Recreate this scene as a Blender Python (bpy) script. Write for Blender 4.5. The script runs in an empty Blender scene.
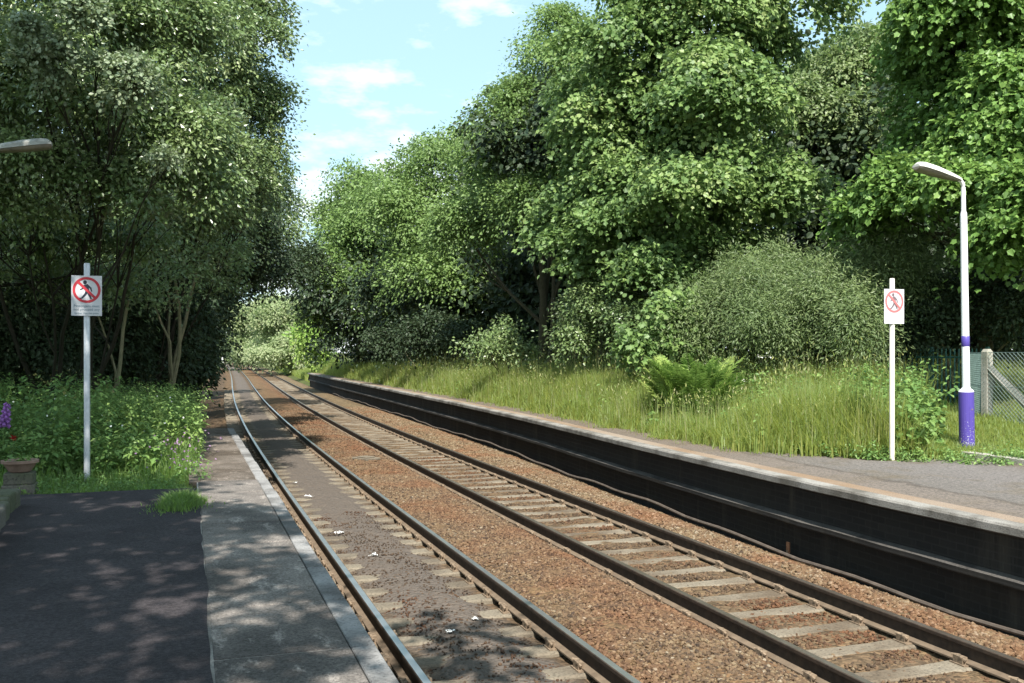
import bpy, math, random
import numpy as np
from mathutils import Vector, Matrix
random.seed(7)
R = np.random.default_rng(11)
sc = bpy.context.scene
COL = sc.collection
PI = math.pi

# ------------------------------------------------------------------ camera frame
F, HCAM, Y0 = 975.0, 2.43, 353.0
TH = math.atan(325 / 975.0)
CT, ST = math.cos(TH), math.sin(TH)
PZ = 0.91                                # platform height over rail top

def world(px, py, Z):                    # place in the world seen at a pixel, Z metres along the view axis
    X = (px - 512) * Z / F
    return np.array([X * CT + Z * ST, Z * CT - X * ST, HCAM - (py - Y0) * Z / F])

def on_level(px, py, z=PZ):
    return world(px, py, F * (HCAM - z) / (py - Y0))

# ------------------------------------------------------------------ track alignment
def hermite(tab):
    tx = np.array([a for a, _ in tab], float); ty = np.array([b for _, b in tab], float)
    m = np.gradient(ty, tx)
    m[0] = 0
    def f(t):
        t = np.asarray(t, float); tc = np.clip(t, tx[0], tx[-1])
        i = np.clip(np.searchsorted(tx, tc) - 1, 0, len(tx) - 2)
        h = tx[i + 1] - tx[i]; u = (tc - tx[i]) / h
        r = ((2*u**3 - 3*u**2 + 1) * ty[i] + (u**3 - 2*u**2 + u) * h * m[i]
             + (-2*u**3 + 3*u**2) * ty[i + 1] + (u**3 - u**2) * h * m[i + 1])
        return r + np.where(t > tx[-1], (t - tx[-1]) * m[-1], 0)
    return f
off = hermite([(0, 0), (10, 0), (20, 0.01), (30, .1), (45, .42), (70, 1.3), (95, 2.3), (117, 3.1), (160, 4.6), (205, 5.7), (270, 6.2), (340, 5.4), (400, 3.5)])
edge = hermite([(0, 6.88), (5, 6.88), (10, 6.92), (14.5, 7.1), (21, 7.5), (38, 8.0), (60, 8.35), (76, 8.75), (117, 10.5), (205, 13.2), (270, 13.7), (340, 12.9), (400, 11)])

# ------------------------------------------------------------------ helpers
def link(o, parent=None):
    COL.objects.link(o)
    if parent is not None: o.parent = parent
    return o

def tag(o, label=None, cat=None, group=None, kind=None):
    if label: o['label'] = label
    if cat: o['category'] = cat
    if group: o['group'] = group
    if kind: o['kind'] = kind
    return o

def thing(name, label, cat, loc=(0, 0, 0), rz=0, group=None):
    o = link(bpy.data.objects.new(name, None))
    o.empty_display_size = .2
    o.location = [float(a) for a in loc]; o.rotation_euler = (0, 0, rz)
    return tag(o, label, cat, group)

class MB:
    """collects polygons, builds one mesh"""
    def __init__(s): s.v = []; s.f = []; s.n = 0
    def add(s, verts, faces, mat=0, val=0.5, p=None):
        verts = np.asarray(verts, np.float32).reshape(-1, 3)
        faces = np.asarray(faces, np.int32)
        if faces.ndim == 1: faces = faces[None]
        val = np.broadcast_to(np.asarray(val, np.float32), (len(faces),))
        s.v.append((verts, np.zeros_like(verts) if p is None else np.asarray(p, np.float32)))
        s.f.append((faces + s.n, mat, val)); s.n += len(verts)
    def box(s, lo, hi, mat=0, M=None, val=.5):
        x0, y0, z0 = lo; x1, y1, z1 = hi
        v = np.array([(x0,y0,z0),(x1,y0,z0),(x1,y1,z0),(x0,y1,z0),(x0,y0,z1),(x1,y0,z1),(x1,y1,z1),(x0,y1,z1)], float)
        if M is not None: v = (np.c_[v, np.ones(8)] @ np.array(M).T)[:, :3]
        s.add(v, [(0,3,2,1),(4,5,6,7),(0,1,5,4),(1,2,6,5),(2,3,7,6),(3,0,4,7)], mat, val)
    def tube(s, pts, rad, sides=8, mat=0, cap=True, val=.5):
        pts = np.asarray(pts, float); n = len(pts)
        rad = np.broadcast_to(np.asarray(rad, float), (n,))
        d = np.gradient(pts, axis=0); d /= np.linalg.norm(d, axis=1)[:, None] + 1e-9
        ref = np.array([0, 0, 1.]) if abs(d[:, 2]).mean() < .8 else np.array([1., 0, 0])
        a = np.cross(d, ref); a /= np.linalg.norm(a, axis=1)[:, None] + 1e-9
        b = np.cross(d, a)
        ang = np.linspace(0, 2*PI, sides, endpoint=False)
        v = (pts[:, None] + rad[:, None, None] * (a[:, None] * np.cos(ang)[None, :, None] + b[:, None] * np.sin(ang)[None, :, None])).reshape(-1, 3)
        i = np.arange(n - 1)[:, None] * sides; j = np.arange(sides)[None]; j2 = (j + 1) % sides
        q = np.stack([i + j, i + j2, i + sides + j2, i + sides + j], -1).reshape(-1, 4)
        s.add(v, q, mat, val)
        if cap:
            base = s.n - len(v)
            s.f.append((np.array([list(range(base, base + sides))], np.int32), mat, np.array([val], np.float32)))
            s.f.append((np.array([list(range(s.n - 1, s.n - 1 - sides, -1))], np.int32), mat, np.array([val], np.float32)))
    def lathe(s, prof, sides=20, mat=0, at=(0, 0, 0), cap=True):
        prof = np.asarray(prof, float); n = len(prof)
        ang = np.linspace(0, 2*PI, sides, endpoint=False)
        v = np.stack([prof[:, 0][:, None] * np.cos(ang), prof[:, 0][:, None] * np.sin(ang), np.repeat(prof[:, 1][:, None], sides, 1)], -1).reshape(-1, 3) + np.array(at)
        i = np.arange(n - 1)[:, None] * sides; j = np.arange(sides)[None]; j2 = (j + 1) % sides
        q = np.stack([i + j, i + j2, i + sides + j2, i + sides + j], -1).reshape(-1, 4)
        s.add(v, q, mat)
        if cap:
            b = s.n - len(v)
            s.f.append((np.array([list(range(b + sides - 1, b - 1, -1))], np.int32), mat, np.array([.5], np.float32)))
            s.f.append((np.array([list(range(s.n - sides, s.n))], np.int32), mat, np.array([.5], np.float32)))
    def grid(s, P, mat=0, p=None, val=.5):     # P (a,b,3)
        a, b = P.shape[:2]
        i = np.arange(a - 1)[:, None] * b; j = np.arange(b - 1)[None]
        q = np.stack([i + j, i + j + 1, i + b + j + 1, i + b + j], -1).reshape(-1, 4)
        s.add(P.reshape(-1, 3), q, mat, val, None if p is None else p.reshape(-1, 3))
    def build(s, name, mats, parent=None, smooth=False, origin=None):
        V = np.concatenate([a for a, _ in s.v]); P = np.concatenate([b for _, b in s.v])
        if origin is not None: V = V - np.asarray(origin, np.float32)
        me = bpy.data.meshes.new(name)
        nl = np.concatenate([np.full(len(f), f.shape[1], np.int32) for f, _, _ in s.f])
        loops = np.concatenate([f.reshape(-1) for f, _, _ in s.f]).astype(np.int32)
        mi = np.concatenate([np.full(len(f), m, np.int32) for f, m, _ in s.f])
        va = np.concatenate([v for _, _, v in s.f]).astype(np.float32)
        me.vertices.add(len(V)); me.vertices.foreach_set('co', V.astype(np.float32).ravel())
        me.loops.add(len(loops)); me.loops.foreach_set('vertex_index', loops)
        me.polygons.add(len(nl))
        me.polygons.foreach_set('loop_start', np.concatenate([[0], np.cumsum(nl)[:-1]]).astype(np.int32))
        for m in (mats if isinstance(mats, (list, tuple)) else [mats]): me.materials.append(m)
        me.polygons.foreach_set('material_index', mi)
        me.update(calc_edges=True)
        me.polygons.foreach_set('use_smooth', np.full(len(nl), smooth))
        if smooth and len(V) < 4000: me.set_sharp_from_angle(angle=.75)
        me.attributes.new('v', 'FLOAT', 'FACE').data.foreach_set('value', va)
        if np.any(P): me.attributes.new('p', 'FLOAT_VECTOR', 'POINT').data.foreach_set('vector', P.astype(np.float32).ravel())
        o = bpy.data.objects.new(name, me)
        if origin is not None: o.location = [float(x) for x in origin]
        return link(o, parent)

# ------------------------------------------------------------------ materials
class NT:
    def __init__(s, name):
        s.m = bpy.data.materials.new(name); s.m.use_nodes = True
        s.t = s.m.node_tree; s.t.nodes.clear()
    def n(s, typ, **kw):
        nd = s.t.nodes.new(typ)
        for k, v in kw.items():
            if k.startswith('i_'):
                key = k[2:]; key = int(key) if key.isdigit() else key.replace('_', ' ')
                if hasattr(v, 'links') or isinstance(v, bpy.types.NodeSocket): s.t.links.new(v, nd.inputs[key])
                else: nd.inputs[key].default_value = v
            else: setattr(nd, k, v)
        return nd
    def l(s, a, b): s.t.links.new(a, b)
    def ramp(s, fac, stops, interp='LINEAR'):
        r = s.n('ShaderNodeValToRGB'); cr = r.color_ramp; cr.interpolation = interp
        while len(cr.elements) > 1: cr.elements.remove(cr.elements[-1])
        for k, (pos, c) in enumerate(stops):
            e = cr.elements[0] if k == 0 else cr.elements.new(pos)
            e.position = pos; e.color = (*c, 1) if len(c) == 3 else c
        s.l(fac, r.inputs[0]); return r.outputs[0]
    def noise(s, scale, detail=4, vec=None, rough=.55):
        nd = s.n('ShaderNodeTexNoise', i_Scale=scale, i_Detail=detail, i_Roughness=rough)
        if vec is None: vec = s.pos()
        s.l(vec, nd.inputs['Vector']); return nd.outputs['Fac']
    def pos(s):
        if not hasattr(s, '_g'): s._g = s.n('ShaderNodeNewGeometry')
        return s._g.outputs['Position']
    def mix(s, fac, a, b, blend='MIX'):
        m = s.n('ShaderNodeMix', data_type='RGBA', blend_type=blend)
        for k, v in ((0, fac), (6, a), (7, b)):
            if isinstance(v, bpy.types.NodeSocket): s.l(v, m.inputs[k])
            else: m.inputs[k].default_value = v if not isinstance(v, tuple) else ((*v, 1) if len(v) == 3 else v)
        return m.outputs[2]
    def math(s, op, a, b=0.0, clamp=False):
        m = s.n('ShaderNodeMath', operation=op, use_clamp=clamp)
        for k, v in ((0, a), (1, b)):
            if isinstance(v, bpy.types.NodeSocket): s.l(v, m.inputs[k])
            else: m.inputs[k].default_value = v
        return m.outputs[0]
    def attr(s, name, out='Fac'): return s.n('ShaderNodeAttribute', attribute_name=name).outputs[out]
    def bsdf(s, col, rough=.8, spec=.3, metal=0, bump=None, bd=.02, bs=.6):
        b = s.n('ShaderNodeBsdfPrincipled')
        for k, v in (('Base Color', col), ('Roughness', rough), ('Metallic', metal), ('Specular IOR Level', spec)):
            if isinstance(v, bpy.types.NodeSocket): s.l(v, b.inputs[k])
            else: b.inputs[k].default_value = ((*v, 1) if isinstance(v, tuple) else v)
        if bump is not None:
            bp = s.n('ShaderNodeBump', i_Strength=bs, i_Distance=bd); s.l(bump, bp.inputs['Height']); s.l(bp.outputs[0], b.inputs['Normal'])
        return b.outputs[0]
    def out(s, sh):
        o = s.n('ShaderNodeOutputMaterial'); s.l(sh, o.inputs[0]); return s.m

def simple(name, col, rough=.6, spec=.4, metal=0, var=.25, scale=8, bumps=0):
    t = NT(name); nz = t.noise(scale, 5)
    lo = tuple(c * (1 - var) for c in col); hi = tuple(min(1, c * (1 + var)) for c in col)
    c = t.ramp(nz, [(.3, lo), (.7, hi)])
    return t.out(t.bsdf(c, rough, spec, metal, nz if bumps else None, bumps))

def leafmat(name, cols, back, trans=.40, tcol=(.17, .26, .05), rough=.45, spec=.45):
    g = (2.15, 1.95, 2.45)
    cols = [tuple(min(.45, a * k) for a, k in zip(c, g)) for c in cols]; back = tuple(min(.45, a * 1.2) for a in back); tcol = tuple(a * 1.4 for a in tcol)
    t = NT(name); v = t.attr('v')
    n = t.noise(.35, 2)
    f = t.math('ADD', v, t.math('MULTIPLY', t.math('SUBTRACT', n, .5), .5), True)
    k = len(cols)
    c = t.ramp(f, [(i / (k - 1), cc) for i, cc in enumerate(cols)])
    t.pos(); bf = t._g.outputs['Backfacing']
    c2 = t.mix(bf, c, back)
    d = t.bsdf(c2, rough, spec)
    tr = t.n('ShaderNodeBsdfTranslucent'); t.l(t.mix(.55, c2, tcol), tr.inputs[0])
    m = t.n('ShaderNodeMixShader', i_0=trans); t.l(d, m.inputs[1]); t.l(tr.outputs[0], m.inputs[2])
    return t.out(m.outputs[0])

M = {}
M['syc'] = leafmat('sycamore_leaf', [(.045,.085,.022), (.075,.135,.034), (.115,.185,.045), (.15,.20,.06)], (.10,.155,.07))
M['ash'] = leafmat('ash_leaf', [(.055,.10,.022), (.09,.155,.036), (.125,.195,.05)], (.11,.165,.07))
M['maple'] = leafmat('bright_sycamore_leaf', [(.05,.105,.018), (.085,.165,.03), (.125,.21,.04)], (.09,.16,.05))
M['willow'] = leafmat('willow_leaf', [(.055,.09,.03), (.095,.14,.045), (.135,.18,.06)], (.15,.19,.10))
M['thorn'] = leafmat('hawthorn_leaf', [(.033,.060,.017), (.060,.102,.029), (.10,.15,.045), (.135,.18,.065)], (.13,.165,.09), trans=.28, rough=.33, spec=.6)
M['poplar'] = leafmat('silver_leaf', [(.065,.10,.045), (.10,.14,.065), (.14,.18,.09)], (.19,.22,.15), trans=.25, rough=.42)
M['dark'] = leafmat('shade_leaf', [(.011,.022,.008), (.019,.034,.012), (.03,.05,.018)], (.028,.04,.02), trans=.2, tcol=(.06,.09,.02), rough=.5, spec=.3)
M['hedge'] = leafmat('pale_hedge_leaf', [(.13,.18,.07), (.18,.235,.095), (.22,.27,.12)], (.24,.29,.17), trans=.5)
M['weed'] = leafmat('weed_leaf', [(.045,.10,.022), (.08,.15,.032), (.13,.20,.045)], (.10,.16,.06), trans=.4)
M['fern'] = leafmat('fern_leaf', [(.10,.19,.03), (.15,.25,.045), (.19,.29,.06)], (.16,.25,.06), trans=.42, rough=.55, spec=.3)
M['grass'] = leafmat('grass_blade', [(.09,.135,.028), (.185,.235,.045), (.24,.275,.065), (.27,.245,.11)], (.17,.23,.06), trans=.55, tcol=(.34, .38, .08), rough=.5)
M['grassl'] = leafmat('lush_grass_blade', [(.06,.13,.02), (.10,.18,.03), (.15,.23,.05)], (.12,.19,.05), trans=.45, rough=.5)
M['white_flower'] = simple('white_flower', (.75,.75,.68), .8, .2)
M['pink_flower'] = simple('pink_flower', (.24,.15,.24), .8, .2)
M['purple_flower'] = simple('purple_flower', (.30,.13,.40), .7, .2)
M['red_flower'] = simple('red_flower', (.35,.02,.02), .7, .2)
def barkm(name, col):
    t = NT(name); n = t.noise(9, 6); w = t.noise(2.2, 3)
    c = t.mix(w, t.ramp(n, [(.3, tuple(a*.5 for a in col)), (.65, col)]), tuple(a*.75 for a in (col[0]*.8, col[1]*1.05, col[2]*.7)))
    return t.out(t.bsdf(c, .9, .2, bump=n, bd=.03))
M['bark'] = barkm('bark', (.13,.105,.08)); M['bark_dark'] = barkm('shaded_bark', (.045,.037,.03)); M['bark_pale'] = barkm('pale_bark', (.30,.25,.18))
M['stem'] = simple('green_stem', (.12,.19,.05), .6)
M['straw'] = simple('dry_grass_stalk', (.36,.31,.17), .8)

def ground_mat():
    t = NT('soil_and_grass'); a = t.noise(.6, 5); b = t.noise(9, 4)
    c = t.mix(b, t.ramp(a, [(.35, (.055,.075,.022)), (.6, (.10,.12,.035)), (.75, (.10,.075,.045))]), (.05,.055,.022))
    return t.out(t.bsdf(c, .95, .1, bump=b, bd=.08))
M['ground'] = ground_mat()

def ballast_mat():
    t = NT('ballast'); P = t.n('ShaderNodeSeparateXYZ'); t.l(t.attr('p', 'Vector'), P.inputs[0]); lat = P.outputs[1]
    vor = t.n('ShaderNodeTexVoronoi', i_Scale=19); t.l(t.pos(), vor.inputs['Vector'])
    cell = t.n('ShaderNodeSeparateColor'); t.l(vor.outputs['Color'], cell.inputs[0])
    n1 = t.noise(.5, 4); n2 = t.noise(5, 5)
    lat2 = t.math('ADD', lat, t.math('MULTIPLY', t.math('SUBTRACT', n2, .5), .35))
    l8 = t.math('DIVIDE', lat2, 8.0)
    six = t.mix(n1, (.25,.135,.075), (.21,.15,.085)); rust = t.mix(n2, six, (.27,.15,.085))
    band = t.ramp(l8, [(.9/8, (.10,.075,.055)), (1.3/8, (.19,.125,.075)), (1.75/8, (.17,.125,.085)), (2.0/8, (.115,.095,.078)), (2.45/8, (.10,.085,.072)), (2.9/8, (.12,.10,.08)), (3.2/8, (.20,.135,.085)),
                       (3.5/8, (.23,.15,.085)), (4.2/8, (.24,.14,.08)), (4.6/8, (.25,.125,.068)), (5.0/8, (.22,.16,.105)), (5.9/8, (.21,.15,.10)), (6.3/8, (.26,.19,.115)), (6.8/8, (.29,.225,.14)), (7.3/8, (.20,.15,.10))])
    var = t.ramp(cell.outputs[0], [(0, (.55,.55,.55)), (.5, (1,1,1)), (1, (1.4,1.35,1.3))])
    c = t.mix(1.0, t.mix(.35, band, rust), var, 'MULTIPLY')
    c = t.mix(1.0, c, t.ramp(t.noise(1.3, 6), [(.3, (.72,.74,.78)), (.65, (1.12,1.08,1.0))]), 'MULTIPLY')
    c = t.mix(1.0, c, (.56, .59, .58), 'MULTIPLY')
    inmid = t.ramp(l8, [(1.85/8, (0,0,0)), (2.05/8, (1,1,1)), (2.85/8, (1,1,1)), (3.05/8, (0,0,0))])
    grime = t.mix(t.noise(26, 4), (.075,.064,.055), (.165,.14,.12))
    c = t.mix(t.math('MULTIPLY', inmid, .75), c, grime)
    h = t.math('ADD', t.math('SUBTRACT', 1.0, vor.outputs['Distance']), t.math('MULTIPLY', t.noise(40, 3), .5))
    return t.out(t.bsdf(c, .95, .15, bump=h, bd=.03, bs=.9))
M['ballast'] = ballast_mat()
def stone_mat():
    t = NT('ballast_stone'); v = t.attr('v')
    c = t.ramp(v, [(0, (.05,.038,.03)), (.2, (.085,.062,.042)), (.45, (.135,.092,.058)), (.7, (.165,.122,.074)), (.9, (.20,.163,.108)), (1, (.25,.215,.16))])
    n = t.noise(25, 4); rs = t.ramp(t.noise(.55, 4), [(.46, (0,0,0)), (.66, (.72,.72,.72))]); c = t.mix(rs, c, t.mix(v, (.085,.040,.022), (.205,.098,.050)))
    c = t.mix(1.0, c, t.ramp(n, [(.3, (.75,.7,.65)), (.7, (1.15,1.1,1.08))]), 'MULTIPLY')
    return t.out(t.bsdf(c, .95, .15))
M['stone'] = stone_mat()
def conc(name, a, b, c3, sc_=2.0, sp=60, rough=.9):
    t = NT(name); n1 = t.noise(sc_, 6); n2 = t.noise(sp, 3); n3 = t.noise(sc_ * .35, 4)
    c = t.mix(n1, a, b); c = t.mix(t.ramp(n3, [(.42, (0,0,0)), (.62, (1,1,1))]), c, c3)
    c = t.mix(1.0, c, t.ramp(n2, [(.28, (.5,.5,.52)), (.45, (1,1,1)), (.7, (1.25,1.25,1.25))]), 'MULTIPLY')
    return t.out(t.bsdf(c, rough, .25, bump=n2, bd=.012, bs=.5))
def conc2(name, a, b, c3, sc_=2.0, sp=60, rough=.9):
    t = NT(name); mp = t.n('ShaderNodeMapping'); mp.inputs['Scale'].default_value = (1, .35, 1); t.l(t.pos(), mp.inputs[0])
    n1 = t.noise(sc_ * 1.6, 8, None, .7); n2 = t.noise(70, 4, None, .7); n3 = t.noise(sc_ * .6, 5); n4 = t.noise(7, 6, mp.outputs[0], .7)
    c = t.mix(t.ramp(n1, [(.35, (0,0,0)), (.65, (1,1,1))]), a, b); c = t.mix(t.ramp(n3, [(.42, (0,0,0)), (.6, (1,1,1))]), c, c3)
    c = t.mix(t.ramp(n4, [(.56, (0,0,0)), (.72, (.7,.7,.7))]), c, tuple(x * 2.0 for x in a))
    c = t.mix(1.0, c, t.ramp(n2, [(.32, (.4,.4,.4)), (.47, (1,1,1)), (.62, (1.5,1.5,1.5))]), 'MULTIPLY')
    return t.out(t.bsdf(c, rough, .2, bump=n2, bd=.015, bs=.7))
M['sleeper'] = conc('sleeper_concrete', (.215,.185,.14), (.15,.124,.09), (.105,.08,.055), 3, 45)
M['sleeper_dirty'] = conc('dusty_sleeper', (.195,.168,.125), (.15,.123,.09), (.105,.085,.062), 3, 45)
def tarm(name, a, b, c3):
    t = NT(name); n1 = t.noise(1.5, 6); n2 = t.noise(48, 5, None, .75); n3 = t.noise(.5, 4); g = t.noise(160, 2)
    c = t.mix(t.ramp(n1, [(.38, (0,0,0)), (.6, (1,1,1))]), a, b); c = t.mix(t.ramp(n3, [(.45, (0,0,0)), (.6, (.8,.8,.8))]), c, c3)
    c = t.mix(1.0, c, t.ramp(n2, [(.3, (.45,.45,.45)), (.48, (1,1,1)), (.66, (1.6,1.6,1.6))]), 'MULTIPLY')
    c = t.mix(t.ramp(g, [(.67, (0,0,0)), (.72, (.7,.7,.7))]), c, (.17,.16,.15))
    v = t.n('ShaderNodeTexVoronoi', feature='DISTANCE_TO_EDGE', i_Scale=.55); w = t.n('ShaderNodeVectorMath', operation='MULTIPLY_ADD'); nn = t.n('ShaderNodeTexNoise', i_Scale=2.2, i_Detail=6); t.l(t.pos(), nn.inputs['Vector'])
    t.l(nn.outputs['Color'], w.inputs[0]); w.inputs[1].default_value = (.7, .7, .7); t.l(t.pos(), w.inputs[2]); t.l(w.outputs[0], v.inputs['Vector'])
    c = t.mix(t.ramp(v.outputs['Distance'], [(.003, (.22,.22,.22)), (.008, (0,0,0))]), c, (.018,.016,.016))
    return t.out(t.bsdf(c, .93, .2, bump=n2, bd=.012, bs=.8))
M['tarmac'] = tarm('platform_tarmac', (.032,.027,.029), (.047,.040,.042), (.037,.032,.034))
M['tarmac_old'] = conc('worn_tarmac', (.16,.145,.13), (.22,.20,.185), (.13,.105,.085), 1.2, 70)
M['gravel_strip'] = conc('gritty_edge', (.22,.165,.12), (.26,.21,.165), (.20,.135,.085), 1.5, 80)
M['slab'] = conc2('edge_slab_concrete', (.20,.175,.155), (.125,.11,.098), (.075,.066,.06), 1.6, 75)
M['slab_b'] = conc2('edge_slab_brown', (.15,.125,.105), (.095,.077,.062), (.07,.055,.042), 1.8, 75)
M['lip'] = conc('platform_lip', (.31,.30,.29), (.17,.165,.16), (.095,.09,.085), 5, 70)
M['lip_pale'] = conc('pale_coping', (.30,.285,.26), (.19,.175,.155), (.11,.10,.085), 5, 70)
M['joint'] = conc('joint_mortar', (.30,.285,.26), (.22,.20,.18), (.14,.125,.11), 6, 60)
M['postconc'] = conc('concrete_post', (.44,.41,.36), (.34,.31,.27), (.26,.25,.2), 5, 80)
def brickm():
    t = NT('dark_brick');  # near-black brick tone with slightly paler patches and vertical streaks
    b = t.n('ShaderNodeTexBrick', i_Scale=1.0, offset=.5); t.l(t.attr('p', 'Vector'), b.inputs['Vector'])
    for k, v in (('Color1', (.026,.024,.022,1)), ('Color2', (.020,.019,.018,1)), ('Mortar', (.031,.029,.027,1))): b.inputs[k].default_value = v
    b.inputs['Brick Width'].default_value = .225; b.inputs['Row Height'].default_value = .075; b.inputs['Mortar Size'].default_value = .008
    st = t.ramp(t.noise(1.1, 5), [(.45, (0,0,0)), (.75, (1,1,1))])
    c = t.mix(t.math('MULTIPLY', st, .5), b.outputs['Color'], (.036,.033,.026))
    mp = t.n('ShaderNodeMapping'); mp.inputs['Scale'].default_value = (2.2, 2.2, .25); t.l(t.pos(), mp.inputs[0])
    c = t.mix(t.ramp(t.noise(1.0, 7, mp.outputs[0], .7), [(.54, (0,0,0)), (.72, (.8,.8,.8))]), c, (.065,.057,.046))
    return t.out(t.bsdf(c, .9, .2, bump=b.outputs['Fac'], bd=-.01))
M['brick'] = brickm()
M['brick_ledge'] = conc('ledge_stone', (.11,.10,.09), (.05,.046,.042), (.028,.026,.024), 5, 50)
def rail_side():
    t = NT('rail_rust'); n = t.noise(14, 5)
    return t.out(t.bsdf(t.ramp(n, [(.3, (.028,.02,.015)), (.7, (.07,.047,.032))]), .75, .35))
M['rail_side'] = rail_side()
M['rail_foot'] = simple('rail_foot_dust', (.15,.112,.078), .9, .2)
def rail_top(name, a, b, r):
    t = NT(name); n = t.noise(3, 4)
    return t.out(t.bsdf(t.ramp(n, [(.3, a), (.7, b)]), r, .5, .85))
M['rail_bright'] = rail_top('rail_polished', (.42,.42,.43), (.58,.57,.56), .30)
M['rail_brown'] = rail_top('rail_top_brown', (.20,.16,.12), (.32,.27,.22), .42)
M['chair'] = simple('rail_clip_iron', (.19,.14,.095), .85, .3, var=.4, scale=30)
M['galv'] = simple('galvanised_steel', (.50,.51,.53), .45, .5, .35, var=.12, scale=20)
M['cream_post'] = simple('cream_post', (.66,.62,.52), .5, .4, 0, var=.1)
M['white'] = simple('white_paint', (.78,.78,.78), .6, .25, var=.04)
M['sign_white'] = simple('sign_face', (.58,.58,.60), .45, .4, var=.03)
M['sign_red'] = simple('sign_red', (.50,.035,.05), .45, .4, var=.08)
M['sign_pale_red'] = simple('faded_red', (.52,.15,.15), .5, .4, var=.08)
M['sign_black'] = simple('sign_black', (.02,.025,.04), .45, .4)
M['sign_grey'] = simple('faded_black', (.16,.12,.13), .5, .4)
M['sign_text'] = simple('sign_text', (.12,.20,.25), .5, .4)
def purple():
    t = NT('purple_paint'); z = t.n('ShaderNodeSeparateXYZ'); t.l(t.pos(), z.inputs[0])
    lowz = t.math('SUBTRACT', 1.32, z.outputs[2]); n = t.noise(55, 3)
    m = t.ramp(t.math('ADD', t.math('MULTIPLY', lowz, .26), n), [(.66, (0,0,0)), (.70, (1,1,1))])
    return t.out(t.bsdf(t.mix(m, (.080,.055,.30), (.6,.6,.62)), .4, .5))
M['purple'] = purple()
M['lamp_top'] = simple('lamp_shell', (.62,.60,.54), .5, .4, var=.12)
M['lamp_top_dirty'] = simple('lamp_shell_lichen', (.34,.34,.31), .7, .3, var=.35, scale=9)
M['lamp_lens'] = simple('lamp_lens', (.22,.19,.15), .3, .5, var=.3)
M['mesh'] = simple('green_coated_wire', (.11,.16,.14), .5, .5)
M['green_metal'] = simple('green_fence_paint', (.035,.12,.10), .45, .5)
M['terracotta'] = simple('terracotta', (.25,.165,.125), .85, .2, var=.2)
M['oldstone'] = conc('garden_stone', (.16,.145,.12), (.10,.09,.075), (.08,.085,.05), 4, 40)
M['cable'] = simple('dusty_cable', (.10,.08,.065), .8, .3, var=.3)
M['rusty'] = simple('rusty_plate', (.22,.11,.06), .8, .3)
M['litter'] = simple('paper', (.82,.82,.8), .8, .2, var=.03)

# ------------------------------------------------------------------ terrain
def sm(x, a, b):
    u = np.clip((x - a) / (b - a), 0, 1); return u * u * (3 - 2 * u)
def terr(Lc, t):                          # Lc: lateral in near-track coordinates (right side measured from the platform edge)
    Lc = np.asarray(Lc, float); t = np.asarray(t, float)
    plL = 1 - sm(t, 20.35, 20.5); plR = 1 - sm(t, 75.6, 75.9)
    leftA = np.where(Lc < .62, .80 + .9 * sm(-Lc, 3.5, 9), -.45)
    leftB = -.47 + .22 * sm(-Lc, .3, 1.0) + 2.1 * sm(-Lc, .7, 7)
    M_ = Lc - 6.88
    rightA = np.where(M_ > .28, .80 + .10 * sm(M_, .9, 1.1) * sm(t, 11.2, 11.6) + .10 * sm(M_, 3.8, 4.0) * (1 - sm(t, 11.2, 11.6)) + (.38 * sm(M_, 1.5, 7) * sm(t, 11.4, 13.5) + .30 * sm(M_, 5, 9) * (1 - sm(t, 11.4, 13.5))) + 1.2 * sm(M_, 7, 16), -.45)
    rightB = -.45 + .35 * sm(M_, -.2, .6) + 1.0 * sm(M_, .6, 5) + 1.4 * sm(M_, 5, 15)
    left = plL * leftA + (1 - plL) * leftB; right = plR * rightA + (1 - plR) * rightB
    return np.where(Lc < 4, left, right)
def Labs(Lc, t):
    return np.where(np.asarray(Lc) < 4, Lc + off(t), Lc + edge(t) - 6.88)
def ground_z(x, y):
    Lc = np.where(x - off(y) < 4, x - off(y), x - edge(y) + 6.88)
    return terr(Lc, y)
Ls = np.array([-900, -400, -150, -80, -50, -35, -25, -18, -13, -10, -8, -7, -6, -5, -4, -3.2, -2.5, -2, -1.5, -1, -.5, -.2, .2, .5, .61, .63, .9, 1.5, 3, 3.99,
               4.01, 5.5, 6.88, 7.14, 7.18, 7.5, 7.9, 8.1, 8.5, 9, 9.5, 10, 10.5, 10.8, 11, 11.5, 12, 12.6, 13.2, 14, 15, 16, 18, 20, 23, 27, 33, 45, 70, 120, 300, 900])
Ts = np.concatenate([[-600, -200, -80, -40, -25, -15], np.arange(-10, 20.3, .8), [20.33, 20.52], np.arange(21, 75, 1.5), [75.58, 75.92], np.arange(77, 140, 4), np.arange(140, 400, 12), [420, 500, 700, 1100, 1800]])
LL, TT = np.meshgrid(Ls, Ts, indexing='ij')
TTc = np.clip(TT, -50, 420)
zz = terr(LL, TT) + np.where((np.abs(LL) > 9) & (LL < 700), R.normal(0, .05, LL.shape), 0)
mb = MB(); G = np.stack([Labs(LL, TTc), TT, zz], -1); mb.grid(G[:, :].transpose(1, 0, 2))
tag(mb.build('ground', M['ground'], smooth=True), kind='structure')

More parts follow.
